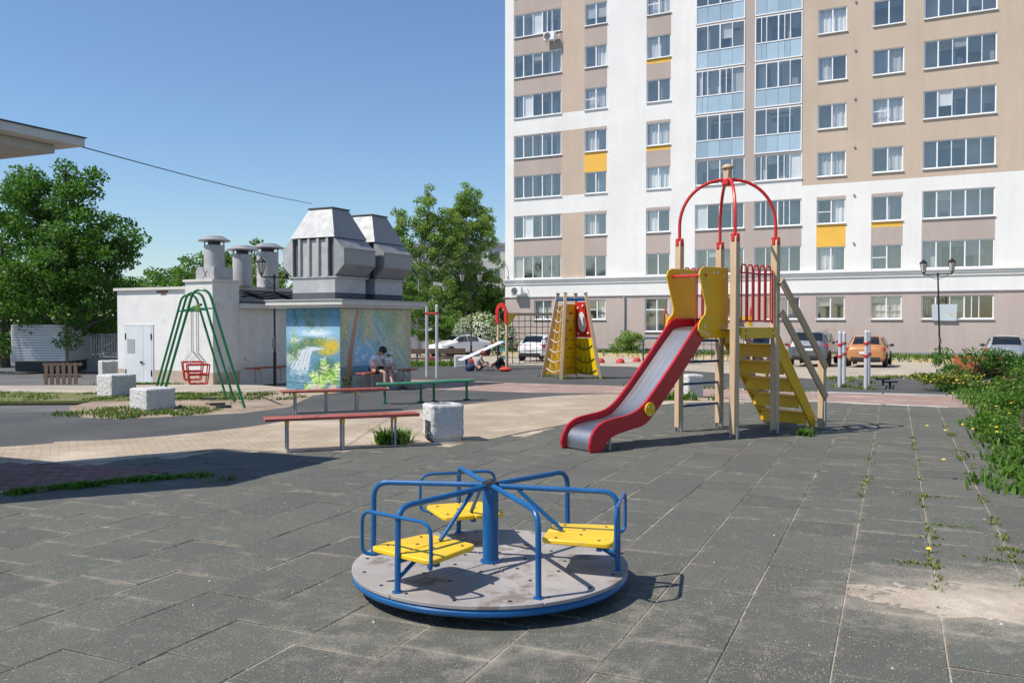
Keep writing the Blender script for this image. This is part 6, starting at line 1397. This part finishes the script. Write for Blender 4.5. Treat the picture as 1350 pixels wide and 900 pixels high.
# ---------------------------------------------------------------- trees, shrubs, hedge
def leaves_mesh(name, P, size, m, up=.35, seed=0, flat=.0):
    rng = np.random.default_rng(seed); n = len(P); nr = rng.normal(size=(n, 3)); nr[:, 2] += up; nr /= np.linalg.norm(nr, axis=1)[:, None]
    a = rng.normal(size=(n, 3)); a[:, 2] -= .5; a -= nr * (a * nr).sum(1)[:, None]; a /= np.linalg.norm(a, axis=1)[:, None]; b = np.cross(nr, a); s = size * rng.uniform(.6, 1.35, n)[:, None]
    V = np.stack([P - a * s * .5, P + b * s * .34 + nr * s * .08, P + a * s * .55, P - b * s * .34 + nr * s * .08], 1).reshape(-1, 3)
    me = bpy.data.meshes.new(name); me.vertices.add(4 * n); me.vertices.foreach_set('co', V.ravel()); me.loops.add(4 * n); me.loops.foreach_set('vertex_index', np.arange(4 * n, dtype=np.int32)); me.polygons.add(n); me.polygons.foreach_set('loop_start', np.arange(0, 4 * n, 4, dtype=np.int32)); me.polygons.foreach_set('loop_total', np.full(n, 4, np.int32)); me.update(); me.validate(); me.materials.append(m); return me
def tree(name, label, x, y, env, nclump, cr, nleaf, size, m, bark, tr=.22, grp=None, seed=1, th=None, cat='tree', up=.35):
    """env: ellipsoids (dx, dy, z, rx, ry, rz) that the crown fills; leaves gather in clumps at the ends of limbs"""
    rng = np.random.default_rng(seed); g = gz(y); t = thing(name, label, cat, (x, y, g), 0, grp); vol = np.array([e[3] * e[4] * e[5] for e in env]); vol = vol ** .7 / (vol ** .7).sum(); Cs = []
    for _ in range(nclump):
        e = env[rng.choice(len(env), p=vol)]; d = rng.normal(size=3); d /= np.linalg.norm(d); r = rng.random() ** .42; Cs.append((e[0] + d[0] * e[3] * r, e[1] + d[1] * e[4] * r, max(.3, e[2] + d[2] * e[5] * r), rng.uniform(.6, 1.35) * cr))
    top = max(e[2] + e[5] * .5 for e in env); th = th or top
    mb = MB(); base = [(0, 0, -.2), (.02, 0, th * .2), (.06 * math.sin(seed), .05, th * .5), (env[0][0] * .3, env[0][1] * .3, th)]; mb.tube(base, [tr * 1.25, tr, tr * .7, tr * .15], 9); mb.build('trunk', bark, t)
    mb = MB()
    for i in range(0, len(Cs), max(1, len(Cs) // 34)):
        c = Vector(Cs[i][:3]); z = min(th * .92, max(th * .12, c.z * .62)); f = z / th; s = Vector((env[0][0] * .3 * f, env[0][1] * .3 * f, z)); mid = s.lerp(c, .5) + Vector((0, 0, .12 * (c - s).length)); r = tr * .42 * (1 - f * .6); mb.tube([s, s.lerp(mid, .6), mid.lerp(c, .4), c], [r, r * .7, r * .4, r * .12], 6)
    mb.build('limbs', bark, t)
    P = []
    for cx, cy, cz, r in Cs:
        k = max(8, int(nleaf / nclump * (r / cr) ** 2)); d = rng.normal(size=(k, 3)); d /= np.linalg.norm(d, axis=1)[:, None]; P.append(np.array((cx, cy, cz)) + d * (rng.random((k, 1)) ** .45) * r * np.array((1, 1, .72)))
    o = bpy.data.objects.new('crown', leaves_mesh('crown', np.concatenate(P), size, m, up, seed)); COL.objects.link(o); o.parent = t; return t
tree('maple_tree', 'large dense dark green tree at left behind the grey metal container', -18.4, 35.6, [(.9, 0, 7.7, .8, .8, .9), (-.3, 0, 7.9, .9, .9, .8), (-.6, 0, 5.2, 3.5, 3, 2.6), (.9, -.2, 4.2, 3.0, 2.6, 2.0), (-1.2, .2, 7.0, 1.8, 1.8, 1.5), (.8, .3, 2.4, 2.6, 2.4, 1.8), (2.5, 0, 5.2, 1.1, 1.2, .8), (-3, 0, 3, 3, 2.4, 2.6), (.9, 0, 6.9, 1.0, 1, 1.0)], 330, .50, 44000, .135, M['leaf_dark'], M['bark'], .25, seed=3)
BG = 'leafy trees behind the white service building'
tree('broadleaf_tree', 'bright green tree right behind the white service building roof', -17.0, 50, [(0, 0, 4.3, 2.6, 2, 2.2), (1.6, 0, 4.6, 2.2, 2, 1.8), (-2.2, 0, 3.6, 2.2, 2, 2.2), (.5, 0, 2, 3.5, 2, 1.8)], 200, .48, 20000, .15, M['leaf_mid'], M['bark'], .2, BG, 5)
tree('broadleaf_tree', 'small pointed green tree showing between two roof vents', -15.6, 53, [(0, 0, 4.8, 1.4, 1.3, 1.8), (.2, 0, 6.2, .6, .6, 1.0), (1.6, 0, 3.8, 1.6, 1.4, 2.2), (-1, 0, 3, 1.8, 1.4, 2)], 120, .38, 13000, .14, M['leaf_mid'], M['bark'], .16, BG, 6)
tree('broadleaf_tree', 'dark green tree behind the left roof vent of the service building', -19.8, 56, [(0, 0, 4.0, 3.4, 2, 2.4), (-3, 0, 3.0, 3, 2, 2.6), (2.6, 0, 3.5, 2.5, 2, 2.4)], 160, .55, 15000, .17, M['leaf_dark'], M['bark'], .2, BG, 8)
tree('broadleaf_tree', 'pale green tree low between the large dark tree and the service building', -21.9, 45, [(0, 0, 3.0, 2.6, 2, 2.2), (1.6, 0, 1.6, 2.2, 2, 1.5), (-2.0, 0, 1.8, 2.5, 2, 1.7)], 190, .48, 20000, .15, M['leaf_mid'], M['bark'], .18, BG, 9)
tree('broadleaf_tree', 'dark tree filling the left edge behind the metal container', -24.5, 42, [(0, 0, 5.0, 3.4, 2.5, 3.2), (2.5, 0, 3.0, 2.6, 2.2, 2.4), (-3.5, 0, 4.5, 3, 2, 3)], 170, .6, 16000, .17, M['leaf_dark'], M['bark'], .25, BG, 10)
tree('birch_tree', 'tall light green birch with loose crown rising behind the mural hut', -6.3, 64, [(-1.3, 0, 5.6, 1.9, 1.7, 2.8), (-.2, 0, 9.2, 1.0, 1.0, 2.0), (-2.5, 0, 7.0, 1.0, 1.2, 1.6), (1.1, 0, 7.2, 1.6, 1.4, 2.6), (.2, 0, 3.4, 2.6, 2, 2.0), (-1.6, 0, 8.6, .7, .7, 1.0)], 340, .40, 46000, .125, M['leaf_birch'], M['birch_bark'], .2, seed=12, th=9.2)
tree('birch_tree', 'tall birch with spreading tips close to the far panel block', -3.35, 66, [(-.4, 0, 6.6, 1.7, 1.5, 3.0), (.1, 0, 9.9, .8, .8, 1.7), (1.1, 0, 8.4, 1.0, 1, 1.5), (-.8, 0, 9.2, .7, .7, 1.2), (.4, 0, 3.6, 1.9, 1.6, 2.0), (1.7, 0, 5.0, .9, .8, 1.8)], 320, .38, 40000, .125, M['leaf_birch'], M['birch_bark'], .2, seed=14, th=9.6)
tree('birch_tree', 'lower drooping birch with pale yellow-green leaves beside the mural hut', -6.1, 57, [(0, 0, 2.6, 1.9, 1.6, 2.0), (-.6, 0, 4.4, 1.2, 1, 1.2), (1.6, 0, 2.2, 1.0, 1.2, 1.4)], 150, .32, 17000, .115, M['leaf_mid'], M['birch_bark'], .12, seed=16)
tree('broadleaf_tree', 'dark green tree behind the lamp post and blossoming shrubs', -.9, 66, [(0, 0, 3.4, 1.8, 1.5, 2.0), (-2.2, 0, 2.8, 1.8, 1.5, 2.0), (.9, 0, 2.2, .9, 1, 1.5)], 140, .42, 13000, .15, M['leaf_dark'], M['bark'], .18, seed=17)
tree('birch_tree', 'thin young tree just left of the white building corner', .05, 72, [(-.15, 0, 8.4, .5, .6, 1.1), (-.1, 0, 6.0, .6, .6, 1.3), (.0, 0, 9.4, .35, .4, .5), (-.2, 0, 3.5, .9, .8, 2)], 50, .36, 2600, .17, M['leaf_birch'], M['birch_bark'], .1, seed=18, th=9.6)
for o in COL.objects:
    if o.name.startswith('birch_tree') and o.location.y > 63 and o.location.y < 70: o.scale = (1.1, 1.1, 1.1)
for i, (x, y, rx, h, s) in enumerate(((-4.6, 60.2, 1.6, 2.0, 20), (-2.4, 60.6, 1.5, 2.15, 21), (-.75, 60.2, .9, 1.6, 22))):
    lab = ('white blossoming shrub left behind the white sedan', 'tall white blossoming shrub above the white sedan', 'sparsely blossoming green shrub right of the white sedan')[i]
    b = tree('blossom_shrub', lab, x, y, [(0, 0, h * .62, rx, .9, h * .62), (rx * .5, 0, h * .8, rx * .6, .8, h * .5)], 46, .42, 3600, .15, M['leaf_mid'], M['bark'], .06, 'white blossoming shrubs', s, cat='shrub')
    rng = np.random.default_rng(s); k = 2600 if i < 2 else 700; d = rng.normal(size=(k, 3)); d /= np.linalg.norm(d, axis=1)[:, None]; Pb = np.array((rx * .2, 0, h * .68)) + d * np.array((rx * 1.15, 1.1, h * .72)) * (rng.random((k, 1)) ** .25); Pb[:, 2] = np.maximum(Pb[:, 2], .2)
    o = bpy.data.objects.new('blossom', leaves_mesh('blossom', Pb, .16, M['blossom'], .3, s)); COL.objects.link(o); o.parent = b
def shrub(label, x, y, env, ncl, cr, nl, size, m, seed, z=None, grp=None):
    t = tree('shrub', label, x, y, env, ncl, cr, nl, size, m, M['bark'], .035, grp, seed, cat='shrub', up=.6)
    if z is not None: t.location.z = z
    return t
s0 = off(BO, (9.9, E2), (-1.5, Q2)); shrub('rounded green shrub on the lawn at the foot of the pink wall', s0.x, s0.y, [(0, 0, .75, 1.1, .8, .75)], 34, .35, 2600, .13, M['leaf_birch'], 30, -.45)
mb = MB(); 
HG = 'leafy weeds and shrubs along the right edge'
shrub('dark green leafy shrub at the right edge below the lamp post', 12.2, 22.9, [(0, 0, .50, 1.3, .8, .50), (.8, .1, .6, .8, .7, .45), (2.0, .4, .45, 1.2, .8, .45)], 60, .24, 5600, .075, M['leaf_dark'], 31, grp=HG)
shrub('bright green low shrub at the right edge above the pink path end', 10.7, 18.9, [(0, 0, .28, .8, .7, .30), (1.1, .2, .40, 1.0, .8, .40), (2.2, .2, .35, 1.2, .8, .35)], 54, .22, 5200, .065, M['leaf_hedge'], 32, grp=HG)
shrub('bright green sprawling weeds at the right edge below the pink path end', 8.75, 14.6, [(0, 0, .25, .8, .8, .25), (.9, .2, .38, .8, .9, .36), (1.9, 0, .3, 1.0, 1, .3)], 60, .20, 6000, .06, M['leaf_hedge'], 33, grp=HG)
shrub('tall leafy weeds with yellow flowers close on the right', 6.75, 11.5, [(0, 0, .22, .6, .7, .22), (.6, .3, .34, .7, .8, .32), (1.4, .2, .3, .8, .9, .3)], 60, .17, 6000, .052, M['leaf_hedge'], 34, grp=HG)
shrub('yellowish weed patch left of the dark shrub beside the rubber surface', 10.9, 21.7, [(0, 0, .18, .6, .5, .2), (-.1, .8, .2, .5, .6, .22)], 30, .18, 2600, .06, M['leaf_weed'], 35, grp=HG)
shrub('low leafy weeds nearest the camera on the right edge', 5.75, 9.3, [(0, 0, .12, .45, .6, .14), (.7, .2, .25, .6, .7, .25), (.3, -.8, .1, .3, .4, .12)], 44, .13, 4200, .045, M['leaf_hedge'], 36, grp=HG)
fl = []
for cx, cy, sx, sy, hz, k in ((10.8, 21.6, .5, .6, .36, 60), (8.3, 14.2, .5, .6, .36, 7), (6.5, 11.2, .5, .7, .32, 9), (5.6, 9.2, .35, .5, .22, 6), (7.3, 12.4, .5, .6, .42, 6), (10.6, 18.6, .5, .5, .42, 6)):
    for _ in range(k): fl.append((cx + random.gauss(0, sx), cy + random.gauss(0, sy), hz * random.uniform(.7, 1.15)))
fl += [(2.98, 6.2, .03)]
mb = MB()
for x, y, z in fl: mb.sphere((x, y, gz(y) + z), (.022, .022, .011), 7, 3, half=True)
tag(mb.build('yellow_flowers', M['dandelion']), kind='stuff')
blades('fence_grass', [(random.uniform(-9, -2.4), 42.6 + random.gauss(0, .4)) for _ in range(420)], .08, .3, 8, M['leaf_hedge'], .15, .02, .8)
def weeds_right():
    pts = []
    for _ in range(800):
        y = random.uniform(7.8, 24); x0 = np.interp(y, [7.5, 8.75, 9.6, 10.75, 13.92, 16.76, 18.07, 23.5], [4.5, 4.6, 5.2, 5.8, 7.2, 8.8, 9.3, 11.4]); pts.append((x0 + abs(random.gauss(0, 1.0)) + .12, y))
    blades('verge_weeds', pts, .03, .13, 9, M['leaf_hedge'], .09, .014, 1.0)
weeds_right()
gp = [(-1.62 + random.gauss(0, .11), 11.78 + random.gauss(0, .08)) for _ in range(34)]
t = thing('weed_clump', 'leafy green weed clump under the end of the red bench', 'plant', (-1.62, 11.78, 0))
o = blades('leaf_blades', [(x + 1.62, y - 11.78, 0) for x, y in gp], .08, .24, 9, M['leaf_hedge'], .05, .017, 1.0, kind=None, parent=t)
t = thing('weed_clump', 'small green weed growing at the foot of the slide tower stairs', 'plant', (4.22, 12.55, 0))
o = blades('leaf_blades', [(random.gauss(0, .04), random.gauss(0, .03), 0) for _ in range(10)], .05, .15, 8, M['leaf_hedge'], .03, .012, 1.0, kind=None, parent=t)
t = thing('weed_clump', 'dark weedy clump left of the white block behind the slide', 'plant', (3.3, 18.6, gz(18.6)))
o = blades('leaf_blades', [(random.gauss(0, .3), random.gauss(0, .1), 0) for _ in range(40)], .06, .25, 8, M['leaf_hedge'], .05, .015, 1.0, kind=None, parent=t)
t = thing('orange_barrier', 'low rusty orange board half hidden behind the right hedge', 'barrier', (13.9, 24.6, gz(24.6)), R(-25))
mb = MB(); mb.box((0, 0, .5), (2.6, .06, .62)); mb.build('board', M['orange'], t, bevel=.01)
for x in (-1.1, 1.1): mb = MB(); mb.box((x, .06, .4), (.08, .08, .9)); mb.build('post', M['brown_timber'], t)
